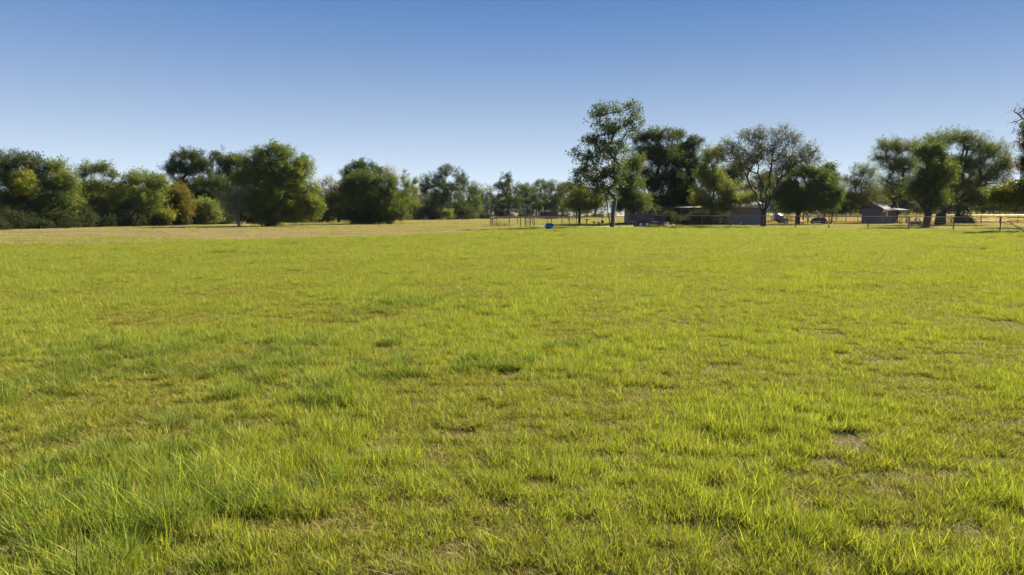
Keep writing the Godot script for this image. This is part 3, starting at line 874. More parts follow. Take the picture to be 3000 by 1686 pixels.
	{"n": "woodland_tree", "l": "dark tree of the second row half hidden behind the woodland edge", "s": "wood", "x": 12.74, "z": -205, "lobes": [[-1.02,6.69,0,4.51,2.05,3.83],[2.55,4.86,0,4.71,2.87,4.01],[0,4.86,0,6.76,4.1,5.75],[0,0.58,0,6.35,1.84,5.4]], "k": 130, "r": 0.18, "g": "hidden second row of the woodland"},
	{"n": "woodland_tree", "l": "dark tree of the second row half hidden behind the woodland edge", "s": "wood", "x": 18.34, "z": -205, "lobes": [[-1.02,6.38,0,4.51,2.05,3.83],[2.55,4.55,0,4.71,2.87,4.01],[0,4.86,0,6.76,4.1,5.75],[0,0.58,0,6.35,1.84,5.4]], "k": 130, "r": 0.18, "g": "hidden second row of the woodland"},
	{"n": "woodland_tree", "l": "dark tree of the second row half hidden behind the woodland edge", "s": "wood", "x": 24.35, "z": -200, "lobes": [[-0.99,6.77,0,4.4,2,3.74],[2.48,4.98,0,4.6,2.8,3.91],[0,4.78,0,6.6,4,5.61],[0,0.61,0,6.2,1.8,5.27]], "k": 130, "r": 0.18, "g": "hidden second row of the woodland"},
	{"n": "undergrowth_shrub", "l": "dark undergrowth shrub growing along the foot of the woodland edge", "s": "under", "x": -50.52, "z": -66, "lobes": [[0,0.54,0,1.19,0.56,1.01],[0.46,0.31,0,0.99,0.36,0.84]], "k": 46, "r": 0.05, "fork": 0.4, "g": "undergrowth shrubs along the woodland edge"},
	{"n": "undergrowth_shrub", "l": "dark undergrowth shrub growing along the foot of the woodland edge", "s": "under", "x": -50.75, "z": -69, "lobes": [[0,0.94,0,1.24,1,1.06],[0.48,0.54,0,1.04,0.65,0.88]], "k": 63, "r": 0.05, "fork": 0.4, "g": "undergrowth shrubs along the woodland edge"},
	{"n": "undergrowth_shrub", "l": "dark undergrowth shrub growing along the foot of the woodland edge", "s": "under", "x": -49.58, "z": -71, "lobes": [[0,0.41,0,1.28,0.42,1.09],[0.49,0.23,0,1.06,0.27,0.91]], "k": 37, "r": 0.05, "fork": 0.4, "g": "undergrowth shrubs along the woodland edge"},
	{"n": "undergrowth_shrub", "l": "dark undergrowth shrub growing along the foot of the woodland edge", "s": "under", "x": -48.62, "z": -73, "lobes": [[0,0.77,0,1.31,0.81,1.12],[0.51,0.44,0,1.09,0.52,0.93]], "k": 53, "r": 0.05, "fork": 0.4, "g": "undergrowth shrubs along the woodland edge"},
	{"n": "undergrowth_shrub", "l": "dark undergrowth shrub growing along the foot of the woodland edge", "s": "under", "x": -48.16, "z": -76, "lobes": [[0,1.22,0,1.37,1.29,1.16],[0.53,0.69,0,1.14,0.84,0.97]], "k": 69, "r": 0.05, "fork": 0.4, "g": "undergrowth shrubs along the woodland edge"},
	{"n": "undergrowth_shrub", "l": "dark undergrowth shrub growing along the foot of the woodland edge", "s": "under", "x": -47.12, "z": -79, "lobes": [[0,0.51,0,1.42,0.54,1.21],[0.55,0.29,0,1.19,0.35,1.01]], "k": 40, "r": 0.05, "fork": 0.4, "g": "undergrowth shrubs along the woodland edge"},
	{"n": "undergrowth_shrub", "l": "dark undergrowth shrub growing along the foot of the woodland edge", "s": "under", "x": -45.69, "z": -81, "lobes": [[0,0.98,0,1.46,1.03,1.24],[0.56,0.55,0,1.22,0.67,1.03]], "k": 58, "r": 0.05, "fork": 0.4, "g": "undergrowth shrubs along the woodland edge"},
	{"n": "undergrowth_shrub", "l": "dark undergrowth shrub growing along the foot of the woodland edge", "s": "under", "x": -44.25, "z": -84, "lobes": [[0,0.41,0,1.51,0.43,1.29],[0.58,0.24,0,1.26,0.28,1.07]], "k": 33, "r": 0.05, "fork": 0.4, "g": "undergrowth shrubs along the woodland edge"},
	{"n": "undergrowth_shrub", "l": "dark undergrowth shrub growing along the foot of the woodland edge", "s": "under", "x": -43.02, "z": -87, "lobes": [[0,0.84,0,1.57,0.89,1.33],[0.61,0.48,0,1.3,0.57,1.11]], "k": 51, "r": 0.05, "fork": 0.4, "g": "undergrowth shrubs along the woodland edge"},
	{"n": "undergrowth_shrub", "l": "dark undergrowth shrub growing along the foot of the woodland edge", "s": "under", "x": -43.45, "z": -93, "lobes": [[0,1.42,0,1.67,1.5,1.42],[0.65,0.8,0,1.4,0.97,1.19]], "k": 67, "r": 0.05, "fork": 0.4, "g": "undergrowth shrubs along the woodland edge"},
	{"n": "undergrowth_shrub", "l": "dark undergrowth shrub growing along the foot of the woodland edge", "s": "under", "x": -41.03, "z": -96, "lobes": [[0,0.77,0,1.73,0.82,1.47],[0.67,0.44,0,1.44,0.53,1.22]], "k": 46, "r": 0.05, "fork": 0.4, "g": "undergrowth shrubs along the woodland edge"},
	{"n": "undergrowth_shrub", "l": "dark undergrowth shrub growing along the foot of the woodland edge", "s": "under", "x": -38.52, "z": -100, "lobes": [[0,1.36,0,1.8,1.45,1.53],[0.7,0.77,0,1.5,0.94,1.27]], "k": 63, "r": 0.05, "fork": 0.4, "g": "undergrowth shrubs along the woodland edge"},
	{"n": "undergrowth_shrub", "l": "dark undergrowth shrub growing along the foot of the woodland edge", "s": "under", "x": -34.89, "z": -108, "lobes": [[0,0.61,0,1.94,0.64,1.65],[0.75,0.35,0,1.62,0.42,1.38]], "k": 37, "r": 0.05, "fork": 0.4, "g": "undergrowth shrubs along the woodland edge"},
	{"n": "undergrowth_shrub", "l": "dark undergrowth shrub growing along the foot of the woodland edge", "s": "under", "x": -32.58, "z": -115, "lobes": [[0,1.2,0,2.07,1.27,1.76],[0.8,0.68,0,1.73,0.82,1.47]], "k": 53, "r": 0.05, "fork": 0.4, "g": "undergrowth shrubs along the woodland edge"},
	{"n": "undergrowth_shrub", "l": "dark undergrowth shrub growing along the foot of the woodland edge", "s": "under", "x": -20.9, "z": -145, "lobes": [[0,2.32,0,2.61,2.46,2.22],[1.01,1.31,0,2.17,1.59,1.85]], "k": 69, "r": 0.05, "fork": 0.4, "g": "undergrowth shrubs along the woodland edge"},
	{"n": "undergrowth_shrub", "l": "dark undergrowth shrub growing along the foot of the woodland edge", "s": "under", "x": -17.65, "z": -148, "lobes": [[0,0.95,0,2.66,1.01,2.26],[1.03,0.54,0,2.22,0.65,1.89]], "k": 40, "r": 0.05, "fork": 0.4, "g": "undergrowth shrubs along the woodland edge"},
	{"n": "undergrowth_shrub", "l": "dark undergrowth shrub growing along the foot of the woodland edge", "s": "under", "x": -11.71, "z": -152, "lobes": [[0,1.82,0,2.74,1.94,2.33],[1.06,1.03,0,2.28,1.25,1.94]], "k": 58, "r": 0.05, "fork": 0.4, "g": "undergrowth shrubs along the woodland edge"},
	{"n": "undergrowth_shrub", "l": "dark undergrowth shrub growing along the foot of the woodland edge", "s": "under", "x": -7.38, "z": -165, "lobes": [[0,0.8,0,2.97,0.84,2.52],[1.15,0.45,0,2.48,0.54,2.1]], "k": 33, "r": 0.05, "fork": 0.4, "g": "undergrowth shrubs along the woodland edge"},
	{"n": "undergrowth_shrub", "l": "dark undergrowth shrub growing along the foot of the woodland edge", "s": "under", "x": -3.42, "z": -172, "lobes": [[0,1.65,0,3.1,1.75,2.63],[1.2,0.93,0,2.58,1.14,2.19]], "k": 51, "r": 0.05, "fork": 0.4, "g": "undergrowth shrubs along the woodland edge"},
	{"n": "small_tree", "l": "small grey green tree with one dark trunk beside the birdbath", "s": "mesq", "x": 9.55, "z": -97, "lobes": [[0.1,4.11,0,1.36,1.07,1.15],[2.12,3.44,0,1.65,1.16,1.4],[-0.77,2.76,0,1.16,0.78,0.99],[0.82,2.57,0,1.94,0.68,1.65]], "k": 130, "r": 0.17, "fork": 2},
	{"n": "cottonwood_tree", "l": "tallest tree, an open cottonwood with large fluttering leaves", "s": "poplar", "x": 11.07, "z": -76, "lobes": [[-1.81,12.18,0,0.91,0.84,0.78],[-0.94,12.82,0,0.61,0.84,0.52],[0.26,13.05,0,0.76,0.68,0.65],[1.7,12.9,0,0.84,0.76,0.71],[2.61,12.18,0,0.61,0.68,0.52],[-0.3,10.86,0,1.75,1.06,1.49],[1.96,11.05,0,1.06,0.99,0.9],[-2.19,9.54,0,1.37,0.76,1.16],[-3.81,8.03,0,0.61,0.84,0.52],[-2.57,7.46,0,1.37,0.91,1.16],[-0.11,8.6,0,2.13,1.37,1.81],[-3.51,6.14,0,1.14,0.84,0.97],[-1.62,5.58,0,1.75,1.22,1.49],[-3.89,5.01,0,0.76,0.61,0.65],[0.26,5.95,0,1.52,1.37,1.29],[-1.06,3.88,0,1.67,0.99,1.42]], "k": 250, "r": 0.24, "fork": 2.8, "stems": [[-1.1,5.4,0.2],[0.35,3.2,-0.3]]},
	{"n": "green_tree", "l": "mid green leafy tree between the cottonwood and the dark oaks", "s": "mid", "x": 15.57, "z": -90, "lobes": [[0.09,7.7,0,1.62,1.44,1.38],[-0.45,4.93,0,2.07,1.8,1.76],[0.89,2.92,0,1.98,1.35,1.68],[-0.81,2.69,0,1.35,1.08,1.15]], "k": 190, "r": 0.2, "fork": 2},
	{"n": "oak_tree", "l": "big dark oak shading the trailer and the house windows", "s": "oak2", "x": 21.04, "z": -98, "lobes": [[-2.63,12.12,0,1.76,0.98,1.5],[0.15,12.41,0,2.16,0.88,1.83],[-1.66,9.83,0,2.74,1.76,2.33],[0.97,9.49,0,2.94,1.96,2.5],[-0.34,6.18,0,4.02,2.25,3.42],[-1.32,2.97,0,3.92,1.08,3.33],[1.36,2.48,0,2.45,0.78,2.08]], "k": 420, "r": 0.36, "fork": 2.6},
	{"n": "oak_tree", "l": "dark oak with two separate tops at the end of the house", "s": "oak2", "x": 25.74, "z": -100, "lobes": [[-1.69,12.48,0,1.2,0.9,1.02],[0.6,11.34,0,1.2,1.1,1.02],[-0.99,10.25,0,2,1.5,1.7],[0,7.76,0,2.8,2.3,2.38],[-0.15,4.28,0,3.3,1.8,2.81],[0.84,2.59,0,2.8,0.9,2.38]], "k": 330, "r": 0.3, "fork": 2.6},
	{"n": "willow_tree", "l": "pale yellow green willow hanging in front of the house", "s": "willow", "x": 26.48, "z": -90, "lobes": [[-0.27,8.86,0,1.44,1.26,1.22],[-0.89,6.27,0,1.8,1.8,1.53],[0.89,5.15,0,2.07,1.62,1.76],[-1.34,3.36,0,1.44,1.26,1.22],[1.61,3.36,0,1.44,0.99,1.22],[0.27,2.52,0,1.98,0.81,1.68],[2.95,3.23,0,1.8,0.72,1.53],[4.65,3.59,0,1.35,0.63,1.15]], "k": 230, "r": 0.18, "fork": 2.2},
	{"n": "ash_tree", "l": "wide sparse ash with bare limbs fanning up from one short trunk", "s": "ash", "x": 29.71, "z": -81, "lobes": [[-1.73,10.57,0,1.46,1.05,1.24],[-0.64,10.45,0,1.05,1.13,0.9],[1.61,10.73,0,1.22,1.22,1.03],[2.98,10.17,0,1.13,1.13,0.96],[-3.95,9.28,0,1.62,1.3,1.38],[-5.35,8.32,0,1.13,1.05,0.96],[4.59,8.8,0,1.38,1.3,1.17],[5.47,7.92,0,0.89,1.05,0.76],[-0.12,8.64,0,2.51,1.78,2.13],[-2.54,7.63,0,2.27,1.62,1.93],[2.9,7.92,0,2.11,1.62,1.79],[1.29,6.63,0,1.7,1.46,1.45]], "k": 600, "r": 0.22, "fork": 1.6, "stems": [[-4.2,6.2,0.4],[-2.6,7.2,-0.6],[-1.2,8.2,0.5],[0.9,8.2,-0.4],[2.2,7.6,0.6],[3.9,6.6,-0.4],[-3.2,4.4,1.2],[3,4.6,1],[0.2,6,1.6]], "hc": 1.7},
	{"n": "mulberry_tree", "l": "dense dark green tree behind the sparse ash", "s": "oak3", "x": 39.24, "z": -94, "lobes": [[0,7.03,0,2.16,1.13,1.84],[2.57,5.91,0,2.07,1.41,1.76],[-1.87,4.79,0,2.35,1.69,2],[1.64,3.43,0,3.29,1.5,2.8],[4.2,4.37,0,1.69,1.6,1.44],[-0.47,2.73,0,3.29,0.7,2.8],[3.74,2.83,0,2.07,0.75,1.76]], "k": 380, "r": 0.28, "fork": 2},
	{"n": "leafy_sapling", "l": "loose leafy branches standing out right of the dense dark green tree", "s": "poplar", "x": 45.12, "z": -97, "lobes": [[-0.77,7.58,0,1.07,0.97,0.91],[0.19,6.14,0,0.87,1.07,0.74]], "k": 50, "r": 0.1, "fork": 2.5},
	{"n": "backyard_tree", "l": "dark tree behind the ranch house roof, nearest the double topped oak", "s": "wood", "x": 28.44, "z": -118, "lobes": [[0,5.9,0,2.6,1.18,2.21],[-0.82,3.85,0,3.54,2.24,3.01],[0.7,2.97,0,3.89,2.12,3.31]], "k": 190, "r": 0.18, "g": "dark trees behind the house"},
	{"n": "backyard_tree", "l": "dark tree behind the ranch house, seen under the sparse ash", "s": "wood", "x": 37.47, "z": -116, "lobes": [[0,8.83,0,2.55,1.16,2.17],[-0.81,6.81,0,3.48,2.2,2.96],[0.69,2.95,0,3.83,2.09,3.25]], "k": 190, "r": 0.18, "g": "dark trees behind the house"},
	{"n": "backyard_tree", "l": "dark tree behind the loaded trailer", "s": "wood", "x": 43.4, "z": -118, "lobes": [[0,7.19,0,2.6,1.18,2.21],[-0.82,5.14,0,3.54,2.24,3.01],[0.7,2.97,0,3.89,2.12,3.31]], "k": 190, "r": 0.18, "g": "dark trees behind the house"},
	{"n": "backyard_tree", "l": "dark tree behind the utility pole", "s": "wood", "x": 50.4, "z": -120, "lobes": [[0,5.38,0,2.64,1.2,2.24],[-0.83,3.29,0,3.6,2.28,3.06],[0.72,2.99,0,3.96,2.16,3.37]], "k": 190, "r": 0.18, "g": "dark trees behind the house"},
	{"n": "backyard_tree", "l": "low grey tree behind the riding mower", "s": "wood", "x": 61.25, "z": -130, "lobes": [[0,4.38,0,2.86,1.3,2.43],[-0.9,2.12,0,3.9,2.47,3.32],[0.78,3.09,0,4.29,2.34,3.65]], "k": 190, "r": 0.18, "g": "dark trees behind the house"},
	{"n": "mesquite_tree", "l": "airy grey mesquite behind the small shed roof", "s": "mesq", "x": 64.89, "z": -128, "lobes": [[-0.13,9.3,0,1.92,1.15,1.63],[1.59,8.67,0,1.92,1.15,1.63],[-2.23,7.52,0,1.66,1.15,1.41],[0.51,6.25,0,3.84,2.18,3.26],[-1.78,4.03,0,3.2,1.92,2.72],[2.54,3.71,0,2.94,1.92,2.5]], "k": 260, "r": 0.2, "fork": 2.2},
	{"n": "mesquite_tree", "l": "airy mesquite with a round loose plume spreading over the small shed", "s": "mesq", "x": 60.55, "z": -108, "lobes": [[-2.15,11.89,0,1.94,1.19,1.65],[-3.01,10.28,0,1.4,0.97,1.19],[-0.16,11.67,0,2.16,1.3,1.84],[1.72,11.73,0,1.51,0.97,1.29],[-1.23,9.04,0,2.48,1.62,2.11],[1.29,8.51,0,2.7,2.38,2.29],[-0.16,5.56,0,3.35,2.16,2.85],[3.33,5.02,0,2.16,1.94,1.84]], "k": 340, "r": 0.26, "fork": 2.2},
	{"n": "hackberry_tree", "l": "glossy dark green column of leaves on a thick stump in front of the mesquites", "s": "mid", "x": 46.46, "z": -77, "lobes": [[0.08,8.3,0,1.69,1.23,1.44],[0.8,6.01,0,2.16,1.77,1.83],[-0.54,4.1,0,1.85,1.39,1.57],[0.8,2.95,0,1.69,0.92,1.44]], "k": 200, "r": 0.36, "fork": 1.6},
	{"n": "mesquite_tree", "l": "largest spreading mesquite with low slanting limbs behind the pipe fence", "s": "mesq", "x": 57.48, "z": -92, "lobes": [[-1.23,11.03,0,1.84,0.92,1.56],[1.74,11.4,0,2.12,0.92,1.8],[3.8,10.39,0,1.84,1.1,1.56],[6.31,9.66,0,1.93,1.2,1.64],[7.68,7.97,0,1.84,1.47,1.56],[3.34,7.97,0,2.67,1.56,2.27],[0.59,7.51,0,2.48,1.75,2.11],[5.85,6.14,0,2.67,1.38,2.27],[1.97,5.23,0,2.3,1.38,1.95]], "k": 430, "r": 0.42, "fork": 2, "stems": [[-1,5,0.2],[3.6,4.6,0.3],[1.2,6,-0.6],[5.2,5.2,-0.5],[2,5.6,1.2]], "hc": 1.5},
	{"n": "mesquite_tree", "l": "dark mesquite with a straight trunk and a bush at its foot", "s": "dark_elm", "x": 68.26, "z": -105, "lobes": [[0.21,5.19,0,2.94,1.78,2.5],[2.97,3.89,0,2.42,1.36,2.05],[-1.46,3.36,0,1.89,1.05,1.61]], "k": 170, "r": 0.3, "fork": 2.4},
	{"n": "pear_tree", "l": "russet leaved tree at the picture edge with a low yellow green bough", "s": "russet", "x": 48.38, "z": -62, "lobes": [[-2.03,9.04,0,0.56,0.74,0.47],[-1.66,7.65,0,0.99,1.05,0.84],[-0.62,6.42,0,1.55,1.55,1.32],[-1.85,5.96,0,0.93,0.62,0.79]], "k": 200, "r": 0.26, "fork": 2.4, "stems": [[-0.5,5.2,0],[0.3,5.8,0.3]]},
	{"n": "yellow_tree", "l": "yellow and green leaved tree beside the russet tree behind the pipe fence", "s": "yellow2", "x": 55.9, "z": -74, "lobes": [[-2.76,3.64,0,1.18,0.74,1.01],[-1.29,4.19,0,1.26,0.89,1.07],[-3.49,3.09,0,0.52,0.52,0.44],[-1.84,2.9,0,1.26,0.59,1.07],[0,4.01,0,1.48,1.33,1.26]], "k": 190, "r": 0.16, "fork": 1.8},
	{"n": "leafless_tree", "l": "bare crooked boughs with a few dead leaves above the russet tree", "s": "deadtop", "x": 54.34, "z": -70, "lobes": [[-3.48,11.71,0,0.7,0.56,0.6],[-2.68,12.3,0,0.77,0.63,0.65],[-3.9,10.77,0,0.49,0.35,0.42],[-2.5,11.36,0,0.77,0.63,0.65],[-1.11,11.54,0,1.19,1.05,1.01]], "k": 46, "r": 0.17, "fork": 4.5, "stems": [[-1.2,8.6,0.2]]},
	{"n": "hedgerow_tree", "l": "grey green tree of the distant hedgerow behind the tan pasture", "s": "hedge", "x": 71.2, "z": -150, "lobes": [[-0.6,4.86,0,2.55,1.2,2.17],[1.04,3.66,0,3,1.65,2.55],[0,2.4,0,3.75,2.1,3.19]], "k": 150, "r": 0.12, "g": "distant hedgerow behind the tan pasture"},
	{"n": "hedgerow_tree", "l": "grey green tree of the distant hedgerow behind the tan pasture", "s": "hedge", "x": 74.55, "z": -150, "lobes": [[-0.6,4.33,0,2.55,1.2,2.17],[1.04,3.14,0,3,1.65,2.55],[0,2.4,0,3.75,2.1,3.19]], "k": 150, "r": 0.12, "g": "distant hedgerow behind the tan pasture"},
	{"n": "hedgerow_tree", "l": "grey green tree of the distant hedgerow behind the tan pasture", "s": "hedge", "x": 78.65, "z": -150, "lobes": [[-0.6,5.23,0,2.55,1.2,2.17],[1.04,4.04,0,3,1.65,2.55],[0,2.4,0,3.75,2.1,3.19]], "k": 150, "r": 0.12, "g": "distant hedgerow behind the tan pasture"},
	{"n": "hedgerow_tree", "l": "grey green tree of the distant hedgerow behind the tan pasture", "s": "hedge", "x": 83.5, "z": -150, "lobes": [[-0.6,6.12,0,2.55,1.2,2.17],[1.04,4.93,0,3,1.65,2.55],[0,2.4,0,3.75,2.1,3.19]], "k": 150, "r": 0.12, "g": "distant hedgerow behind the tan pasture"},
	{"n": "hedgerow_tree", "l": "grey green tree of the distant hedgerow behind the tan pasture", "s": "hedge", "x": 87.97, "z": -150, "lobes": [[-0.6,5.53,0,2.55,1.2,2.17],[1.04,4.33,0,3,1.65,2.55],[0,2.4,0,3.75,2.1,3.19]], "k": 150, "r": 0.12, "g": "distant hedgerow behind the tan pasture"},
	{"n": "hedgerow_tree", "l": "grey green tree of the distant hedgerow behind the tan pasture", "s": "hedge", "x": 92.07, "z": -150, "lobes": [[-0.6,6.12,0,2.55,1.2,2.17],[1.04,4.93,0,3,1.65,2.55],[0,2.4,0,3.75,2.1,3.19]], "k": 150, "r": 0.12, "g": "distant hedgerow behind the tan pasture"},
	{"n": "hedgerow_tree", "l": "grey green tree of the distant hedgerow behind the tan pasture", "s": "hedge", "x": 96.92, "z": -150, "lobes": [[-0.6,5.82,0,2.55,1.2,2.17],[1.04,4.63,0,3,1.65,2.55],[0,2.4,0,3.75,2.1,3.19]], "k": 150, "r": 0.12, "g": "distant hedgerow behind the tan pasture"},
	{"n": "hedgerow_tree", "l": "grey green tree of the distant hedgerow behind the tan pasture", "s": "hedge", "x": 101.39, "z": -150, "lobes": [[-0.6,6.35,0,2.55,1.2,2.17],[1.04,5.15,0,3,1.65,2.55],[0,2.4,0,3.75,2.1,3.19]], "k": 150, "r": 0.12, "g": "distant hedgerow behind the tan pasture"},
	{"n": "hedgerow_tree", "l": "grey green tree of the distant hedgerow behind the tan pasture", "s": "hedge", "x": 105.49, "z": -150, "lobes": [[-0.6,5.82,0,2.55,1.2,2.17],[1.04,4.63,0,3,1.65,2.55],[0,2.4,0,3.75,2.1,3.19]], "k": 150, "r": 0.12, "g": "distant hedgerow behind the tan pasture"},
	{"n": "hedgerow_tree", "l": "grey green tree of the distant hedgerow behind the tan pasture", "s": "hedge", "x": 109.59, "z": -150, "lobes": [[-0.6,6.35,0,2.55,1.2,2.17],[1.04,5.15,0,3,1.65,2.55],[0,2.4,0,3.75,2.1,3.19]], "k": 150, "r": 0.12, "g": "distant hedgerow behind the tan pasture"},
	{"n": "hedgerow_tree", "l": "grey green tree of the distant hedgerow behind the tan pasture", "s": "hedge", "x": 114.06, "z": -150, "lobes": [[-0.6,5.82,0,2.55,1.2,2.17],[1.04,4.63,0,3,1.65,2.55],[0,2.4,0,3.75,2.1,3.19]], "k": 150, "r": 0.12, "g": "distant hedgerow behind the tan pasture"},
	{"n": "garden_shrub", "l": "dark shrub at the foot of the straight trunked mesquite", "s": "under", "x": 65.7, "z": -100, "lobes": [[-0.2,0.61,0,0.7,0.5,0.6],[0.8,0.41,0,0.6,0.35,0.51]], "k": 26, "r": 0.04, "fork": 0.4},
	{"n": "garden_shrub", "l": "low dark shrub behind the rock pile at the house wall", "s": "under", "x": 20.13, "z": -91, "lobes": [[0,0.9,0,1,0.45,0.85],[0.36,0.53,0,1.09,0.36,0.93]], "k": 36, "r": 0.04, "fork": 0.3},
	{"n": "garden_shrub", "l": "round dark shrub under the house eave beside the willow", "s": "under", "x": 24.65, "z": -91, "lobes": [[0,0.9,0,1,0.45,0.85],[0.36,0.53,0,1.09,0.36,0.93]], "k": 36, "r": 0.04, "fork": 0.3},
	{"n": "garden_shrub", "l": "dark shrub below the hanging willow", "s": "under", "x": 26.46, "z": -91, "lobes": [[0,0.9,0,1,0.45,0.85],[0.36,0.53,0,1.09,0.36,0.93]], "k": 36, "r": 0.04, "fork": 0.3},
	{"n": "weed_clump", "l": "grey green weeds growing around the corner post of the paddock fence", "s": "weed", "x": -1.79, "z": -80, "lobes": [[-0.36,0.21,0,0.4,0.16,0.34],[0.28,0.29,0,0.48,0.2,0.41],[0.91,0.17,0,0.48,0.16,0.41]], "k": 24, "r": 0.03, "fork": 0.15},
	{"n": "garden_shrub", "l": "small dark shrub against the house wall by the brush pile", "s": "under", "x": 21.95, "z": -93, "lobes": [[0,0.6,0,1.21,0.42,1.03],[1.62,0.41,0,0.84,0.28,0.71]], "k": 30, "r": 0.04, "fork": 0.3},
]

# ================================================================ fences
func fence(called: String, label: String, posts: Array, high: float, rail_r: float, post_r: float, cables: int, m: Material, group := "") -> Node3D:
	# posts: [x, z]; the root stands at the first post
	var o := thing(called, label, "fence", Vector3(posts[0][0], 0, posts[0][1]), 0.0, group)
	var base := Vector3(posts[0][0], 0, posts[0][1])
	for i in posts.size():
		var p := Vector3(posts[i][0], 0, posts[i][1]) - base
		part(o, "post", Geo.new().tube(p - Vector3(0, 0.3, 0), p + Vector3(0, high - rail_r * 0.4, 0), post_r, post_r, 10).mesh(), m)
		if i == 0:
			continue
		var q := Vector3(posts[i - 1][0], 0, posts[i - 1][1]) - base
		var sag := Vector3(0, high + 0.012 * sin(i * 2.1), 0)
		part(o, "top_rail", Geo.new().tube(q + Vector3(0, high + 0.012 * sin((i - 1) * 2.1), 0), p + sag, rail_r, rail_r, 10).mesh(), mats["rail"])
		for c in cables:
			var y := high * (c + 1.0) / (cables + 1.0)
			part(o, "cable", Geo.new().tube(q + Vector3(0, y, 0), p + Vector3(0, y, 0), 0.007, 0.007, 5, false).mesh(), mats["cable"])
	return o

func build_fences() -> void:
	var near := []
	for k in [0.79, 0.713, 0.6446, 0.579, 0.52, 0.4627, 0.4135, 0.366, 0.319, 0.277, 0.239, 0.2038]:
		var d: float = 109.06 / (1.0 + 1.17 * k)
		near.append([k * d, -d])
	fence("pipe_fence", "brown pipe rail fence between the green pasture and the ranch house yard", near, 1.3, 0.048, 0.05, 4, mats["pipe"])
	fence("paddock_fence", "thin dark pipe fence with the walk gate beside the blue tub", [[-2.43, -82.6], [-0.33, -82.4], [1.02, -82.2], [2.65, -82.0], [4.68, -81.6], [6.8, -81.2]], 1.08, 0.055, 0.05, 3, mats["pipe"])
	fence("back_fence", "low dark pipe fence behind the gravel drive and the birdbath", [[-2.2, -98.0], [0.8, -98.2], [2.97, -98.4], [5.1, -98.6], [7.2, -98.8], [9.3, -99.0], [13.1, -99.4], [16.4, -99.8]], 1.05, 0.05, 0.045, 2, mats["pipe"])
	fence("side_fence", "short pipe fence joining the paddock fence corner to the back fence", [[-2.6, -83.4], [-2.5, -88.0], [-2.35, -93.0]], 1.06, 0.04, 0.045, 2, mats["pipe"])
	var far := []
	for px in [2400, 2451, 2480, 2515, 2560, 2620, 2685, 2730, 2790, 2840, 2877, 2932, 2985, 3050, 3110]:
		far.append([(px - 1500) / 2000.0 * 0.994 * 106.0, -106.0])
	fence("pasture_fence", "rusty post fence in front of the tan pasture", far, 1.25, 0.035, 0.055, 2, mats["pipe"])
	# tall empty gate frame with the walk gate below it
	var g := thing("gate_frame", "tall grey pipe gate frame with two crossbars over the walk gate", "gate frame", Vector3(1.9, 0, -82.12))
	for s in [-0.33, 0.33]:
		part(g, "post", Geo.new().tube(Vector3(s, -0.3, 0), Vector3(s, 2.62, 0), 0.045, 0.045, 10).mesh(), mats["pipe_grey"])
	for y in [2.6, 2.42]:
		part(g, "crossbar", Geo.new().tube(Vector3(-0.62, y, 0), Vector3(0.4, y, 0), 0.04, 0.04, 8).mesh(), mats["pipe_grey"])
	var w := thing("walk_gate", "small wire mesh walk gate in the tall gate frame", "gate", Vector3(1.9, 0, -82.06))
	for s in [-0.26, 0.26]:
		part(w, "stile", Geo.new().tube(Vector3(s, 0.08, 0), Vector3(s, 1.0, 0), 0.02, 0.02, 8).mesh(), mats["pipe_grey"])
	for y in [0.09, 0.55, 0.99]:
		part(w, "rail", Geo.new().tube(Vector3(-0.26, y, 0), Vector3(0.26, y, 0), 0.02, 0.02, 8).mesh(), mats["pipe_grey"])
	var wires := Geo.new()
	for i in 9:
		wires.tube(Vector3(-0.22 + i * 0.055, 0.1, 0), Vector3(-0.22 + i * 0.055, 0.98, 0), 0.004, 0.004, 4, false)
	for i in 14:
		wires.tube(Vector3(-0.26, 0.14 + i * 0.062, 0.004), Vector3(0.26, 0.14 + i * 0.062, 0.004), 0.004, 0.004, 4, false)
	part(w, "wire_mesh", wires.mesh(), mats["cable"]).set_meta("kind", "stuff")

# ================================================================ buildings
func window(parent: Node, at: Vector3, w: float, h: float, bars: bool) -> void:
	var f := part(parent, "window", Geo.new().box(at + Vector3(0, h * 0.5 + 0.04, 0.05), Vector3(w + 0.16, 0.08, 0.06)).box(at + Vector3(0, -h * 0.5 - 0.04, 0.06), Vector3(w + 0.2, 0.08, 0.1)).box(at + Vector3(-w * 0.5 - 0.04, 0, 0.05), Vector3(0.08, h - 0.002, 0.06)).box(at + Vector3(w * 0.5 + 0.04, 0, 0.05), Vector3(0.08, h - 0.002, 0.06)).mesh(), mats["white"])
	if bars:
		part(f, "pane", Geo.new().box(at + Vector3(0, h * 0.25 + 0.01, 0.025), Vector3(w - 0.004, h * 0.5 - 0.04, 0.02)).mesh(), mats["glass"])
		part(f, "pane", Geo.new().box(at + Vector3(0, -h * 0.25 - 0.01, 0.025), Vector3(w - 0.004, h * 0.5 - 0.04, 0.02)).mesh(), mats["glass"])
		part(f, "glazing_bar", Geo.new().box(at + Vector3(0, 0, 0.04), Vector3(w - 0.004, 0.05, 0.04)).mesh(), mats["white"])
	else:
		part(f, "pane", Geo.new().box(at + Vector3(0, 0, 0.025), Vector3(w - 0.004, h - 0.004, 0.02)).mesh(), mats["glass"])

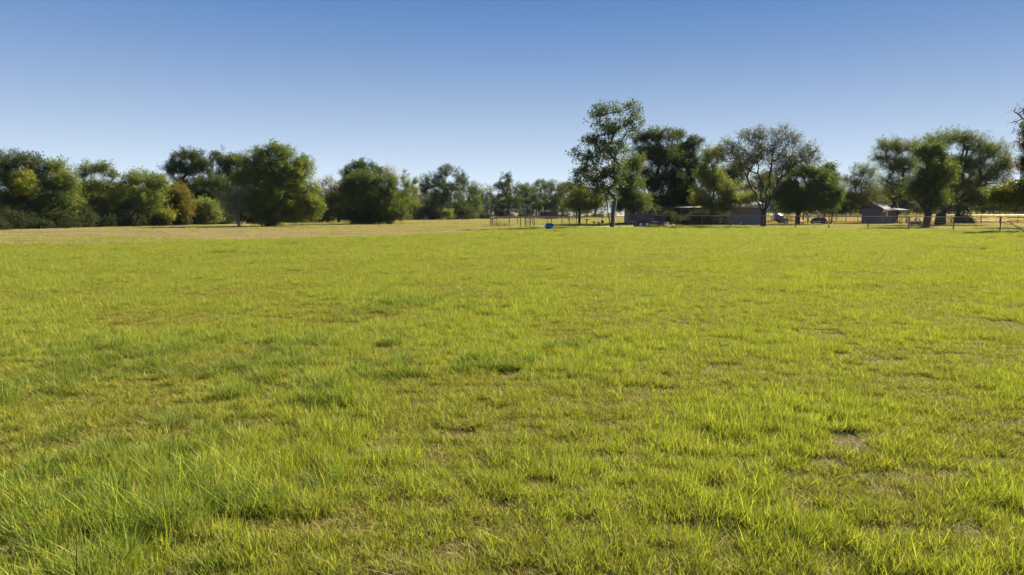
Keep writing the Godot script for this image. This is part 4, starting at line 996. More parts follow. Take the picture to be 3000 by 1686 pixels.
func gable(o: Node, x0: float, x1: float, z0: float, z1: float, eave: float, rise: float, along_x: bool, wall: Material, roof: Material, over := 0.45) -> void:
	# z0 is the front (nearer the field)
	var t := 0.2
	part(o, "wall", Geo.new().box(Vector3((x0 + x1) / 2, eave / 2 - 0.1, z0 - t / 2), Vector3(x1 - x0, eave + 0.2, t)).mesh(), wall)
	part(o, "wall", Geo.new().box(Vector3((x0 + x1) / 2, eave / 2 - 0.1, z1 + t / 2), Vector3(x1 - x0, eave + 0.2, t)).mesh(), wall)
	part(o, "wall", Geo.new().box(Vector3(x0 + t / 2, eave / 2 - 0.1, (z0 + z1) / 2), Vector3(t, eave + 0.2, z0 - z1 - 2 * t)).mesh(), wall)
	part(o, "wall", Geo.new().box(Vector3(x1 - t / 2, eave / 2 - 0.1, (z0 + z1) / 2), Vector3(t, eave + 0.2, z0 - z1 - 2 * t)).mesh(), wall)
	var th := Vector3(0, 0.1, 0)
	if along_x:
		var zr := (z0 + z1) / 2
		for s in [z0 + over, z1 - over]:
			var drop: float = rise * (absf(s - zr) / absf(z0 - zr) - 1.0)
			var a := Vector3(x0 - over, eave - drop, s)
			var b := Vector3(x1 + over, eave - drop, s)
			var c := Vector3(x1 + over, eave + rise, zr)
			var d := Vector3(x0 - over, eave + rise, zr)
			part(o, "roof", Geo.new().hexa([a, b, c, d, a + th, b + th, c + th, d + th]).mesh(), roof)
			part(o, "fascia", Geo.new().box((a + b) / 2 + Vector3(0, -0.04, signf(s - zr) * 0.02), Vector3(x1 - x0 + 2 * over, 0.2, 0.035)).mesh(), mats["trim"])
		for x in [x0 + t / 2, x1 - t / 2]:
			var ge := Geo.new()
			var e := Vector3(t / 2, 0, 0)
			var p := [Vector3(x, eave + 0.1, z0), Vector3(x, eave + 0.1, z1), Vector3(x, eave + rise - 0.02, zr)]
			for sg in [-1.0, 1.0]:
				ge.tri(p[0] + e * sg, p[1] + e * sg, p[2] + e * sg, p[0].lerp(p[2], 0.5) - e * sg)
			part(o, "gable_end", ge.mesh(), wall)
	else:
		var xr := (x0 + x1) / 2
		for s in [x0 - over, x1 + over]:
			var drop: float = rise * (absf(s - xr) / absf(x0 - xr) - 1.0)
			var a := Vector3(s, eave - drop, z0 + over)
			var b := Vector3(s, eave - drop, z1 - over)
			var c := Vector3(xr, eave + rise, z1 - over)
			var d := Vector3(xr, eave + rise, z0 + over)
			part(o, "roof", Geo.new().hexa([a, b, c, d, a + th, b + th, c + th, d + th]).mesh(), roof)
		for z in [z0 - t / 2, z1 + t / 2]:
			var ge := Geo.new()
			var e := Vector3(0, 0, t / 2)
			var p := [Vector3(x0, eave + 0.1, z), Vector3(x1, eave + 0.1, z), Vector3(xr, eave + rise - 0.02, z)]
			for sg in [-1.0, 1.0]:
				ge.tri(p[0] + e * sg, p[1] + e * sg, p[2] + e * sg, Vector3(xr, eave, z) - e * sg * 3.0)
			part(o, "gable_end", ge.mesh(), wall)

func build_buildings() -> void:
	# ranch house: long main block and a wing that comes forward under the willow
	var h := thing("ranch_house", "long low stone ranch house with a tan roof under the dark oaks", "house", Vector3(17.2, 0, -97))
	gable(h, 0.0, 11.6, 0.0, -8.0, 2.5, 0.95, true, mats["stone_wall"], mats["roof_tan"])
	gable(h, 11.0, 17.0, 4.4, -6.5, 2.55, 0.8, true, mats["stone_wall"], mats["roof_tan"])
	window(h, Vector3(2.3, 1.5, 0.0), 0.62, 1.3, true)
	window(h, Vector3(0.75, 1.35, 0.0), 0.9, 1.1, false)
	window(h, Vector3(7.2, 1.4, 0.0), 1.2, 1.2, true)
	window(h, Vector3(9.9, 1.3, 0.0), 0.9, 1.3, true)
	window(h, Vector3(12.1, 1.75, 4.4), 0.26, 0.42, false)
	var d := part(h, "door", Geo.new().box(Vector3(5.0, 1.02, 0.03), Vector3(0.95, 2.04, 0.06)).mesh(), mats["rust"])
	part(d, "handle", Geo.new().ball(Vector3(5.36, 1.0, 0.1), Vector3(0.04, 0.04, 0.04)).mesh(), mats["pipe_grey"])
	for x in [3.6, 6.3, 8.6, 10.6]:
		part(h, "porch_post", Geo.new().box(Vector3(x, 1.15, 1.9), Vector3(0.1, 2.3, 0.1)).mesh(), mats["grey_wood"])
	part(h, "porch_roof", Geo.new().hexa([Vector3(3.3, 2.28, 2.1), Vector3(10.9, 2.28, 2.1), Vector3(10.9, 2.42, 0.5), Vector3(3.3, 2.42, 0.5), Vector3(3.3, 2.36, 2.1), Vector3(10.9, 2.36, 2.1), Vector3(10.9, 2.5, 0.5), Vector3(3.3, 2.5, 0.5)]).mesh(), mats["roof_tan"])
	part(h, "porch_slab", Geo.new().box(Vector3(7.0, 0.03, 1.2), Vector3(7.4, 0.14, 2.2)).mesh(), mats["concrete"])
	part(h, "doorstep", Geo.new().box(Vector3(15.4, 0.06, 5.1), Vector3(1.7, 0.12, 0.8)).mesh(), mats["concrete"])
	# small shed on the right, set cornerwise
	var s := thing("garden_shed", "small weathered grey shed with a pale gable roof", "shed", Vector3(53.0, 0, -100.0), 0.75)
	gable(s, -1.6, 1.6, 1.35, -1.35, 2.3, 0.75, true, mats["shed_wall"], mats["roof_grey"], 0.4)
	window(s, Vector3(0.35, 1.45, 1.35), 0.4, 0.45, false)
	var l := part(s, "lamp_bracket", Geo.new().tube(Vector3(-1.5, 1.85, 1.35), Vector3(-1.6, 1.9, 1.6), 0.015, 0.015, 6).mesh(), mats["dark_steel"])
	part(l, "lamp_globe", Geo.new().ball(Vector3(-1.6, 1.78, 1.62), Vector3(0.11, 0.12, 0.11)).mesh(), mats["white"])
	# open lean-to beside it
	var n := thing("lean_to", "open dark lean-to shelter joined to the small grey shed", "shelter", Vector3(55.9, 0, -100.6), 0.3)
	for p in [[-1.4, 0.9, 1.95], [1.5, 0.9, 1.95], [-1.4, -1.0, 2.25], [1.5, -1.0, 2.25]]:
		part(n, "post", Geo.new().box(Vector3(p[0], p[2] / 2 - 0.1, p[1]), Vector3(0.1, p[2] + 0.2, 0.1)).mesh(), mats["grey_wood"])
	part(n, "roof", Geo.new().hexa([Vector3(-1.7, 1.96, 1.2), Vector3(1.8, 1.96, 1.2), Vector3(1.8, 2.28, -1.3), Vector3(-1.7, 2.28, -1.3), Vector3(-1.7, 2.02, 1.2), Vector3(1.8, 2.02, 1.2), Vector3(1.8, 2.34, -1.3), Vector3(-1.7, 2.34, -1.3)]).mesh(), mats["roof_grey"])
	part(n, "back_wall", Geo.new().box(Vector3(0.05, 1.08, -1.1), Vector3(3.0, 2.2, 0.05)).mesh(), mats["shed_wall"])
	# low livestock sheds far behind the gate
	var b := thing("livestock_shed", "low rust coloured livestock shed with a pale roof edge before the far trees", "shed", Vector3(9.2, 0, -172.0))
	for i in 6:
		part(b, "post", Geo.new().box(Vector3(-2.2 + i * 0.88, 0.75, 0.9), Vector3(0.12, 1.7, 0.12)).mesh(), mats["grey_wood"])
	for i in 5:
		part(b, "board", Geo.new().box(Vector3(0.0, 0.2 + i * 0.24, 0.82), Vector3(4.5, 0.19, 0.03)).mesh(), mats["rust"])
	part(b, "back_wall", Geo.new().box(Vector3(0, 0.8, -1.2), Vector3(4.5, 1.7, 0.06)).mesh(), mats["rust"])
	part(b, "roof", Geo.new().box(Vector3(0, 1.72, -0.1), Vector3(4.9, 0.12, 2.6)).mesh(), mats["tan_wood"])
	var c := thing("feed_shelter", "taller tan feed shelter beside the low rust coloured shed", "shelter", Vector3(10.8, 0, -176.0))
	for p in [[-0.9, 0.7], [0.9, 0.7], [-0.9, -0.7], [0.9, -0.7]]:
		part(c, "post", Geo.new().box(Vector3(p[0], 1.05, p[1]), Vector3(0.12, 2.3, 0.12)).mesh(), mats["tan_wood"])
	part(c, "roof", Geo.new().box(Vector3(0, 2.26, 0), Vector3(2.3, 0.12, 1.9)).mesh(), mats["tan_wood"])
	part(c, "side_board", Geo.new().box(Vector3(0, 0.6, 0.78), Vector3(1.9, 1.1, 0.04)).mesh(), mats["rust"])

# ================================================================ yard things
func wheel(parent: Node, at: Vector3, r: float, w: float, rim: Material) -> void:
	var turn := Basis(Vector3.RIGHT, PI / 2)
	var wh := part(parent, "wheel", Geo.new().lathe([[r * 0.62, -w / 2], [r * 0.92, -w / 2], [r, -w * 0.3], [r, w * 0.3], [r * 0.92, w / 2], [r * 0.62, w / 2], [r * 0.62, -w / 2]], at, 20, turn).mesh(), mats["rubber"])
	wh.set_meta("label", "black tyre with its rim")
	part(wh, "rim", Geo.new().lathe([[0.02, -w * 0.34], [r * 0.6, -w * 0.42], [r * 0.615, w * 0.42], [r * 0.5, w * 0.3], [r * 0.2, w * 0.34], [0.02, w * 0.4]], at, 16, turn).mesh(), rim)

func build_yard() -> void:
	# blue tub lying in the grass
	var t := thing("blue_tub", "dented blue plastic tub lying in the green grass", "tub", Vector3(3.55, 0.0, -65.0), 0.4)
	var tilt := Basis(Vector3(1, 0, 0.3).normalized(), 0.35)
	t.scale = Vector3.ONE * 1.15
	part(t, "bowl", Geo.new().lathe([[0.02, 0.0], [0.29, 0.0], [0.33, 0.05], [0.37, 0.38], [0.4, 0.4], [0.4, 0.43], [0.36, 0.43], [0.345, 0.4], [0.3, 0.06], [0.02, 0.05]], Vector3(0, 0.08, 0), 24, tilt).mesh(), mats["blue_plastic"])
	for s in [-1.0, 1.0]:
		part(t, "handle", Geo.new().path([tilt * Vector3(s * 0.37, 0.3, -0.1) + Vector3(0, 0.08, 0), tilt * Vector3(s * 0.44, 0.33, -0.06) + Vector3(0, 0.08, 0), tilt * Vector3(s * 0.44, 0.33, 0.06) + Vector3(0, 0.08, 0), tilt * Vector3(s * 0.37, 0.3, 0.1) + Vector3(0, 0.08, 0)], [0.018, 0.018, 0.018, 0.018]).mesh(), mats["blue_plastic"])
	# birdbath
	var b := thing("birdbath", "dark stone birdbath on a slim pedestal behind the gravel drive", "birdbath", Vector3(10.6, 0, -100.5 + 3.4))
	part(b, "foot", Geo.new().lathe([[0.02, 0.0], [0.24, 0.0], [0.24, 0.06], [0.12, 0.12]], Vector3.ZERO, 16).mesh(), mats["bark"])
	part(b, "pedestal", Geo.new().lathe([[0.12, 0.12], [0.07, 0.3], [0.065, 0.48], [0.12, 0.6]], Vector3.ZERO, 16).mesh(), mats["bark"])
	part(b, "basin", Geo.new().lathe([[0.1, 0.6], [0.36, 0.68], [0.4, 0.72], [0.38, 0.73], [0.3, 0.69], [0.02, 0.66]], Vector3.ZERO, 20).mesh(), mats["bark"])
	for q in [[11.7, -97.6, 0.2, 0.36, "terracotta", "tall reddish clay pot beside the birdbath"], [12.35, -97.2, 0.26, 0.3, "concrete", "wide pale stone pot near the birdbath"], [12.9, -97.7, 0.22, 0.5, "plum_steel", "dark rounded jar at the end of the pots by the birdbath"]]:
		var p := thing("garden_pot", q[5], "pot", Vector3(q[0], 0, q[1]), 0.0, "pots by the birdbath")
		part(p, "body", Geo.new().lathe([[0.02, 0.0], [q[2] * 0.7, 0.0], [q[2], q[3] * 0.6], [q[2] * 0.9, q[3]], [q[2] * 0.78, q[3]], [q[2] * 0.8, q[3] * 0.75], [0.02, q[3] * 0.7]], Vector3.ZERO, 16).mesh(), mats[q[4]])
		part(p, "rim", Geo.new().lathe([[q[2] * 0.9, q[3] - 0.04], [q[2] * 1.02, q[3] - 0.02], [q[2] * 1.02, q[3] + 0.02], [q[2] * 0.78, q[3] + 0.02]], Vector3.ZERO, 16).mesh(), mats[q[4]])
	# white topped stand beyond the back fence
	var st := thing("white_stand", "white topped stand beyond the back fence", "stand", Vector3(11.1, 0, -130.0))
	part(st, "top", Geo.new().chamfer(Vector3(0, 0.98, 0), Vector3(1.05, 0.16, 0.7), 0.03).mesh(), mats["white"])
	for p in [[-0.42, 0.26], [0.42, 0.26], [-0.42, -0.26], [0.42, -0.26]]:
		part(st, "leg", Geo.new().box(Vector3(p[0], 0.44, p[1]), Vector3(0.07, 0.9, 0.07)).mesh(), mats["grey_wood"])
	dump_trailer()
	rocks()
	loaded_trailer()
	mower()
	person()
	# utility pole
	var u := thing("wooden_pole", "short tan wooden pole between the loaded trailer and the riding mower", "pole", Vector3(41.9, 0, -98.6))
	part(u, "shaft", Geo.new().tube(Vector3(0, -0.4, 0), Vector3(0.02, 2.25, 0), 0.14, 0.12, 12).mesh(), mats["tan_wood"])
	part(u, "bracket", Geo.new().box(Vector3(-0.02, 1.85, 0.15), Vector3(0.3, 0.08, 0.06)).mesh(), mats["dark_steel"])
	# dish on a pole
	var di := thing("satellite_dish", "white dish on a thin mast behind the riding mower", "dish", Vector3(50.8, 0, -111.0))
	part(di, "mast", Geo.new().tube(Vector3(0, -0.2, 0), Vector3(0, 2.1, 0), 0.03, 0.03, 8).mesh(), mats["pipe_grey"])
	part(di, "dish", Geo.new().lathe([[0.02, 0.0], [0.12, 0.02], [0.24, 0.08], [0.3, 0.14], [0.285, 0.15], [0.2, 0.09], [0.02, 0.03]], Vector3(0, 2.1, 0.05), 20, Basis(Vector3(0, 0, 1), -0.8)).mesh(), mats["white"])
	for q in [[30.6, -91.6, "pale bucket standing at the foot of the house wall"], [41.3, -97.6, "white bucket at the foot of the wooden pole"]]:
		var k := thing("bucket", q[2], "bucket", Vector3(q[0], 0, q[1]), 0.0, "buckets in the yard")
		part(k, "body", Geo.new().lathe([[0.02, 0.0], [0.13, 0.0], [0.155, 0.36], [0.145, 0.36], [0.125, 0.03], [0.02, 0.02]], Vector3.ZERO, 16).mesh(), mats["white"])
		part(k, "handle", Geo.new().path([Vector3(-0.155, 0.33, 0), Vector3(-0.11, 0.24, 0.12), Vector3(0, 0.2, 0.17), Vector3(0.11, 0.24, 0.12), Vector3(0.155, 0.33, 0)], [0.006, 0.006, 0.006, 0.006, 0.006]).mesh(), mats["pipe_grey"])
	# metal trough, work table and wheel near the stump-like trunk
	var tr := thing("metal_trough", "low grey metal trough behind the pipe fence left of the thick stump", "trough", Vector3(53.0, 0, -90.0))
	part(tr, "tank", Geo.new().hexa([Vector3(-0.7, 0.12, 0.22), Vector3(0.7, 0.12, 0.22), Vector3(0.7, 0.12, -0.22), Vector3(-0.7, 0.12, -0.22), Vector3(-0.76, 0.5, 0.3), Vector3(0.76, 0.5, 0.3), Vector3(0.76, 0.5, -0.3), Vector3(-0.76, 0.5, -0.3)]).mesh(), mats["pipe_grey"])
	part(tr, "rim", Geo.new().box(Vector3(0, 0.515, 0.3), Vector3(1.6, 0.05, 0.05)).box(Vector3(0, 0.515, -0.3), Vector3(1.6, 0.05, 0.05)).box(Vector3(0.775, 0.515, 0), Vector3(0.05, 0.05, 0.546)).box(Vector3(-0.775, 0.515, 0), Vector3(0.05, 0.05, 0.546)).mesh(), mats["rim"])
	for x in [-0.55, 0.55]:
		part(tr, "foot", Geo.new().box(Vector3(x, 0.06, 0), Vector3(0.08, 0.12, 0.5)).mesh(), mats["dark_steel"])
	var wt := thing("work_table", "pale work table standing in front of the lean-to", "table", Vector3(55.9, 0, -97.6), 0.1)
	part(wt, "table_top", Geo.new().box(Vector3(0, 0.95, 0), Vector3(1.3, 0.07, 0.6)).mesh(), mats["tan_wood"])
	for p in [[-0.58, 0.24], [0.58, 0.24], [-0.58, -0.24], [0.58, -0.24]]:
		part(wt, "leg", Geo.new().box(Vector3(p[0], 0.455, p[1]), Vector3(0.08, 0.92, 0.08)).mesh(), mats["grey_wood"])
	var cw := thing("cart_wheel", "dark spoked wheel leaning beside the pale work table", "wheel", Vector3(57.3, 0, -96.9), 0.2)
	var lean := Basis(Vector3.RIGHT, PI / 2 - 0.18)
	part(cw, "tyre", Geo.new().lathe([[0.4, -0.05], [0.46, -0.06], [0.48, 0.0], [0.46, 0.06], [0.4, 0.05], [0.4, -0.05]], Vector3(0, 0.46, 0), 24, lean).mesh(), mats["rubber"])
	for i in 8:
		var a := TAU * i / 8
		part(cw, "spoke", Geo.new().tube(Vector3(0, 0.46, 0), Vector3(0, 0.46, 0) + lean * Vector3(cos(a) * 0.4, 0, sin(a) * 0.4), 0.02, 0.018, 6).mesh(), mats["dark_steel"])
	part(cw, "hub", Geo.new().lathe([[0.02, -0.09], [0.08, -0.08], [0.08, 0.08], [0.02, 0.09]], Vector3(0, 0.46, 0), 12, lean).mesh(), mats["dark_steel"])
	# swing frame behind the big mesquite
	var sw := thing("swing_frame", "dull red swing frame behind the largest spreading mesquite", "swing", Vector3(64.6, 0, -101.0))
	for x in [-0.75, 0.75]:
		for s in [-1.0, 1.0]:
			part(sw, "leg", Geo.new().tube(Vector3(x + 0.25 * signf(x), -0.05, s * 0.6), Vector3(x, 1.55, 0), 0.04, 0.04, 8).mesh(), mats["red_steel"])
	part(sw, "top_bar", Geo.new().tube(Vector3(-0.8, 1.55, 0), Vector3(0.8, 1.55, 0), 0.045, 0.045, 8).mesh(), mats["red_steel"])
	part(sw, "seat", Geo.new().box(Vector3(0, 0.45, 0), Vector3(0.9, 0.05, 0.4)).mesh(), mats["grey_wood"])
	for x in [-0.42, 0.42]:
		part(sw, "chain", Geo.new().tube(Vector3(x, 0.47, 0), Vector3(x, 1.53, 0), 0.012, 0.012, 5).mesh(), mats["pipe_grey"])
	# dead branches lying in the pasture at the right
	var db := thing("fallen_branch", "forked dead branch lying in the pasture grass near the pipe fence", "branch", Vector3(33.6, 0, -46.5))
	part(db, "main_stem", Geo.new().path([Vector3(2.4, 0.05, -0.3), Vector3(1.5, 0.25, 0), Vector3(0.9, 0.62, 0.1), Vector3(0.35, 0.95, 0.0), Vector3(0.1, 1.2, -0.1)], [0.06, 0.05, 0.04, 0.028, 0.012]).mesh(), mats["bark_grey"])
	for f in [[1.5, 0.25, 0.0, 0.9, 0.14, 0.4, 0.2, 0.02, 0.5], [0.9, 0.62, 0.1, 0.2, 0.35, 0.3, -0.4, 0.03, 0.35], [1.2, 0.42, 0.0, 1.5, 0.9, -0.3, 1.7, 1.15, -0.5], [0.35, 0.95, 0.0, -0.2, 0.95, 0.15, -0.55, 1.1, 0.1], [2.0, 0.15, -0.2, 1.2, 0.1, -0.9, 0.5, 0.02, -1.3]]:
		part(db, "twig", Geo.new().path([Vector3(f[0], f[1], f[2]), Vector3(f[3], f[4], f[5]), Vector3(f[6], f[7], f[8])], [0.028, 0.018, 0.007], 5).mesh(), mats["bark_grey"])
	var dt := thing("fallen_stick", "short bent dead stick lying apart from the forked branch", "stick", Vector3(28.5, 0, -40.8))
	part(dt, "stem", Geo.new().path([Vector3(-0.34, 0.14, 0.12), Vector3(-0.1, 0.27, 0.05), Vector3(0.12, 0.3, 0), Vector3(0.34, 0.29, -0.04)], [0.008, 0.016, 0.02, 0.02]).mesh(), mats["bark"])
	part(dt, "side_shoot", Geo.new().path([Vector3(0.12, 0.3, 0), Vector3(0.2, 0.45, -0.1), Vector3(0.16, 0.58, -0.14)], [0.012, 0.008, 0.004], 5).mesh(), mats["bark"])

func dump_trailer() -> void:
	var o := thing("stake_trailer", "dark plum stake sided trailer with two pale wheels parked behind the cottonwood", "trailer", Vector3(15.3, 0, -79.2), 0.06)
	part(o, "bed", Geo.new().box(Vector3(0, 0.56, 0), Vector3(4.3, 0.12, 1.9)).mesh(), mats["plum_steel"])
	for z in [0.95, -0.95]:
		part(o, "side_panel", Geo.new().box(Vector3(-0.35, 0.98, z), Vector3(1.4, 0.7, 0.04)).mesh(), mats["plum_steel"])
		part(o, "top_rail", Geo.new().box(Vector3(0, 1.4, z), Vector3(4.3, 0.09, 0.07)).mesh(), mats["plum_steel"])
		for i in 7:
			part(o, "stake", Geo.new().box(Vector3(-2.1 + i * 0.17, 0.985, z), Vector3(0.09, 0.72, 0.045)).mesh(), mats["plum_steel"])
		for i in 3:
			part(o, "stake", Geo.new().box(Vector3(0.42 + i * 0.15, 0.985, z), Vector3(0.09, 0.72, 0.045)).mesh(), mats["plum_steel"])
		for i in 4:
			part(o, "side_bar", Geo.new().box(Vector3(1.45, 0.72 + i * 0.17, z), Vector3(1.4, 0.1, 0.035)).mesh(), mats["dark_steel"])
		part(o, "fender", Geo.new().hexa([Vector3(-1.2, 0.62, z * 1.02), Vector3(0.5, 0.62, z * 1.02), Vector3(0.5, 0.62, z * 1.3), Vector3(-1.2, 0.62, z * 1.3), Vector3(-0.95, 0.78, z * 1.02), Vector3(0.25, 0.78, z * 1.02), Vector3(0.25, 0.78, z * 1.3), Vector3(-0.95, 0.78, z * 1.3)]).mesh(), mats["dark_steel"])
		for x in [-0.72, 0.02]:
			wheel(o, Vector3(x, 0.32, z * 1.16), 0.32, 0.2, mats["rim"])
	part(o, "front_panel", Geo.new().box(Vector3(-2.16, 0.98, 0), Vector3(0.04, 0.74, 1.86)).mesh(), mats["plum_steel"])
	part(o, "tailgate", Geo.new().box(Vector3(2.18, 0.95, 0), Vector3(0.05, 0.76, 1.86)).mesh(), mats["dark_steel"])
	part(o, "drawbar", Geo.new().tube(Vector3(-2.1, 0.5, 0.6), Vector3(-3.2, 0.45, 0), 0.04, 0.04, 6).tube(Vector3(-2.1, 0.5, -0.6), Vector3(-3.2, 0.45, 0), 0.04, 0.04, 6).mesh(), mats["dark_steel"])
	part(o, "jack", Geo.new().tube(Vector3(-3.0, 0.02, 0.05), Vector3(-3.0, 0.75, 0.05), 0.035, 0.035, 8).mesh(), mats["pipe_grey"])

func rocks() -> void:
	var i := 0
	for q in [[17.55, 0.42, -79.6, 0.3, 0.25, 0.28, "round pinkish boulder on top of the rock pile beside the trailer"], [17.98, 0.36, -79.5, 0.24, 0.2, 0.24, "pale rounded stone leaning on the pinkish boulder"], [17.8, 0.12, -79.3, 0.55, 0.2, 0.36, "long flat stone under the pinkish boulder"], [17.1, 0.1, -79.2, 0.22, 0.16, 0.24, "low grey stone at the trailer end of the rock pile"], [18.7, 0.16, -79.9, 0.3, 0.2, 0.26, "dull red stone at the house end of the rock pile"]]:
		i += 1
		var o := thing("boulder", q[6], "rock", Vector3(q[0], q[1], q[2]), i * 0.9, "rocks beside the trailer")
		part(o, "stone", Geo.new().ball(Vector3.ZERO, Vector3(q[3], q[4], q[5]), 0.09, 40 + i, 9, 14).mesh(), mats["terracotta"] if i == 5 else mats["concrete"] if i == 4 else mats["rock"])

func loaded_trailer() -> void:
	var o := thing("utility_trailer", "red railed utility trailer parked behind the sparse ash", "trailer", Vector3(38.8, 0, -97.5))
	part(o, "bed", Geo.new().box(Vector3(0.1, 0.5, 0), Vector3(3.5, 0.1, 1.6)).mesh(), mats["dark_steel"])
	for z in [0.8, -0.8]:
		for y in [0.62, 0.88, 1.14]:
			part(o, "side_rail", Geo.new().box(Vector3(0.1, y, z), Vector3(3.5, 0.06, 0.05)).mesh(), mats["red_steel"])
		for x in [-1.62, -0.55, 0.55, 1.2, 1.82]:
			part(o, "upright", Geo.new().box(Vector3(x, 0.85, z * 0.96), Vector3(0.06, 0.66, 0.05)).mesh(), mats["red_steel"])
		wheel(o, Vector3(-0.25, 0.34, z * 1.16), 0.34, 0.2, mats["rim"])
		part(o, "fender", Geo.new().hexa([Vector3(-0.75, 0.6, z * 1.04), Vector3(0.25, 0.6, z * 1.04), Vector3(0.25, 0.6, z * 1.3), Vector3(-0.75, 0.6, z * 1.3), Vector3(-0.55, 0.76, z * 1.04), Vector3(0.05, 0.76, z * 1.04), Vector3(0.05, 0.76, z * 1.3), Vector3(-0.55, 0.76, z * 1.3)]).mesh(), mats["dark_steel"])
	part(o, "drawbar", Geo.new().tube(Vector3(1.85, 0.46, 0.5), Vector3(2.9, 0.42, 0), 0.035, 0.035, 6).tube(Vector3(1.85, 0.46, -0.5), Vector3(2.9, 0.42, 0), 0.035, 0.035, 6).mesh(), mats["dark_steel"])
	var l := thing("tarp_load", "blue tarpaulin covered load standing in the red railed trailer", "tarpaulin", Vector3(37.9, 0.55, -97.5))
	part(l, "cover", Geo.new().ball(Vector3(0, 0.35, 0), Vector3(0.72, 0.62, 0.6), 0.07, 9, 8, 14).mesh(), mats["blue_tarp"])
	part(l, "rope", Geo.new().path([Vector3(-0.1, 0.0, 0.66), Vector3(-0.08, 0.5, 0.63), Vector3(0, 1.0, 0.1), Vector3(0.05, 0.6, -0.6)], [0.012, 0.012, 0.012, 0.012], 5).mesh(), mats["white"])
	var s := thing("blue_sheet", "flat blue tarpaulin spread on the ground under the trailer edge", "tarpaulin", Vector3(37.7, 0.02, -95.9))
	part(s, "sheet", Geo.new().hexa([Vector3(-0.9, 0, 0.35), Vector3(0.8, 0, 0.42), Vector3(0.7, 0, -0.4), Vector3(-0.8, 0, -0.35), Vector3(-0.85, 0.1, 0.3), Vector3(0.75, 0.06, 0.36), Vector3(0.65, 0.12, -0.36), Vector3(-0.75, 0.07, -0.3)]).mesh(), mats["blue_tarp"])

func mower() -> void:
	var o := thing("riding_mower", "glossy black riding mower parked on the lawn right of the wooden pole", "mower", Vector3(43.9, 0, -98.2))
	part(o, "hood", Geo.new().hexa([Vector3(-0.95, 0.42, 0.3), Vector3(0.05, 0.42, 0.3), Vector3(0.05, 0.42, -0.3), Vector3(-0.95, 0.42, -0.3), Vector3(-0.72, 0.88, 0.24), Vector3(0.05, 1.02, 0.27), Vector3(0.05, 1.02, -0.27), Vector3(-0.72, 0.88, -0.24)]).mesh(), mats["black_paint"])
	part(o, "body", Geo.new().chamfer(Vector3(0.5, 0.62, 0), Vector3(0.95, 0.4, 0.7), 0.06).mesh(), mats["black_paint"])
	part(o, "mower_deck", Geo.new().chamfer(Vector3(0.0, 0.24, 0), Vector3(1.0, 0.2, 1.15), 0.05).mesh(), mats["black_paint"])
	part(o, "bumper", Geo.new().box(Vector3(-1.0, 0.45, 0), Vector3(0.06, 0.22, 0.6)).mesh(), mats["dark_steel"])
	var s := part(o, "seat", Geo.new().chamfer(Vector3(0.55, 0.88, 0), Vector3(0.5, 0.12, 0.5), 0.04).mesh(), mats["seat_black"])
	part(s, "backrest", Geo.new().chamfer(Vector3(0.82, 1.16, 0), Vector3(0.12, 0.5, 0.48), 0.04, Basis(Vector3(0, 0, 1), -0.15)).mesh(), mats["seat_black"])
	var st := part(o, "steering_column", Geo.new().tube(Vector3(0.02, 0.95, 0), Vector3(0.16, 1.18, 0), 0.025, 0.025, 8).mesh(), mats["dark_steel"])
	part(st, "steering_wheel", Geo.new().lathe([[0.15, -0.015], [0.18, -0.015], [0.18, 0.015], [0.15, 0.015], [0.15, -0.015]], Vector3(0.17, 1.19, 0), 18, Basis(Vector3(0, 0, 1), -0.5)).mesh(), mats["dark_steel"])
	for z in [0.45, -0.45]:
		wheel(o, Vector3(-0.68, 0.2, z * 0.95), 0.2, 0.16, mats["rim"])
		wheel(o, Vector3(0.85, 0.28, z), 0.28, 0.24, mats["rim"])

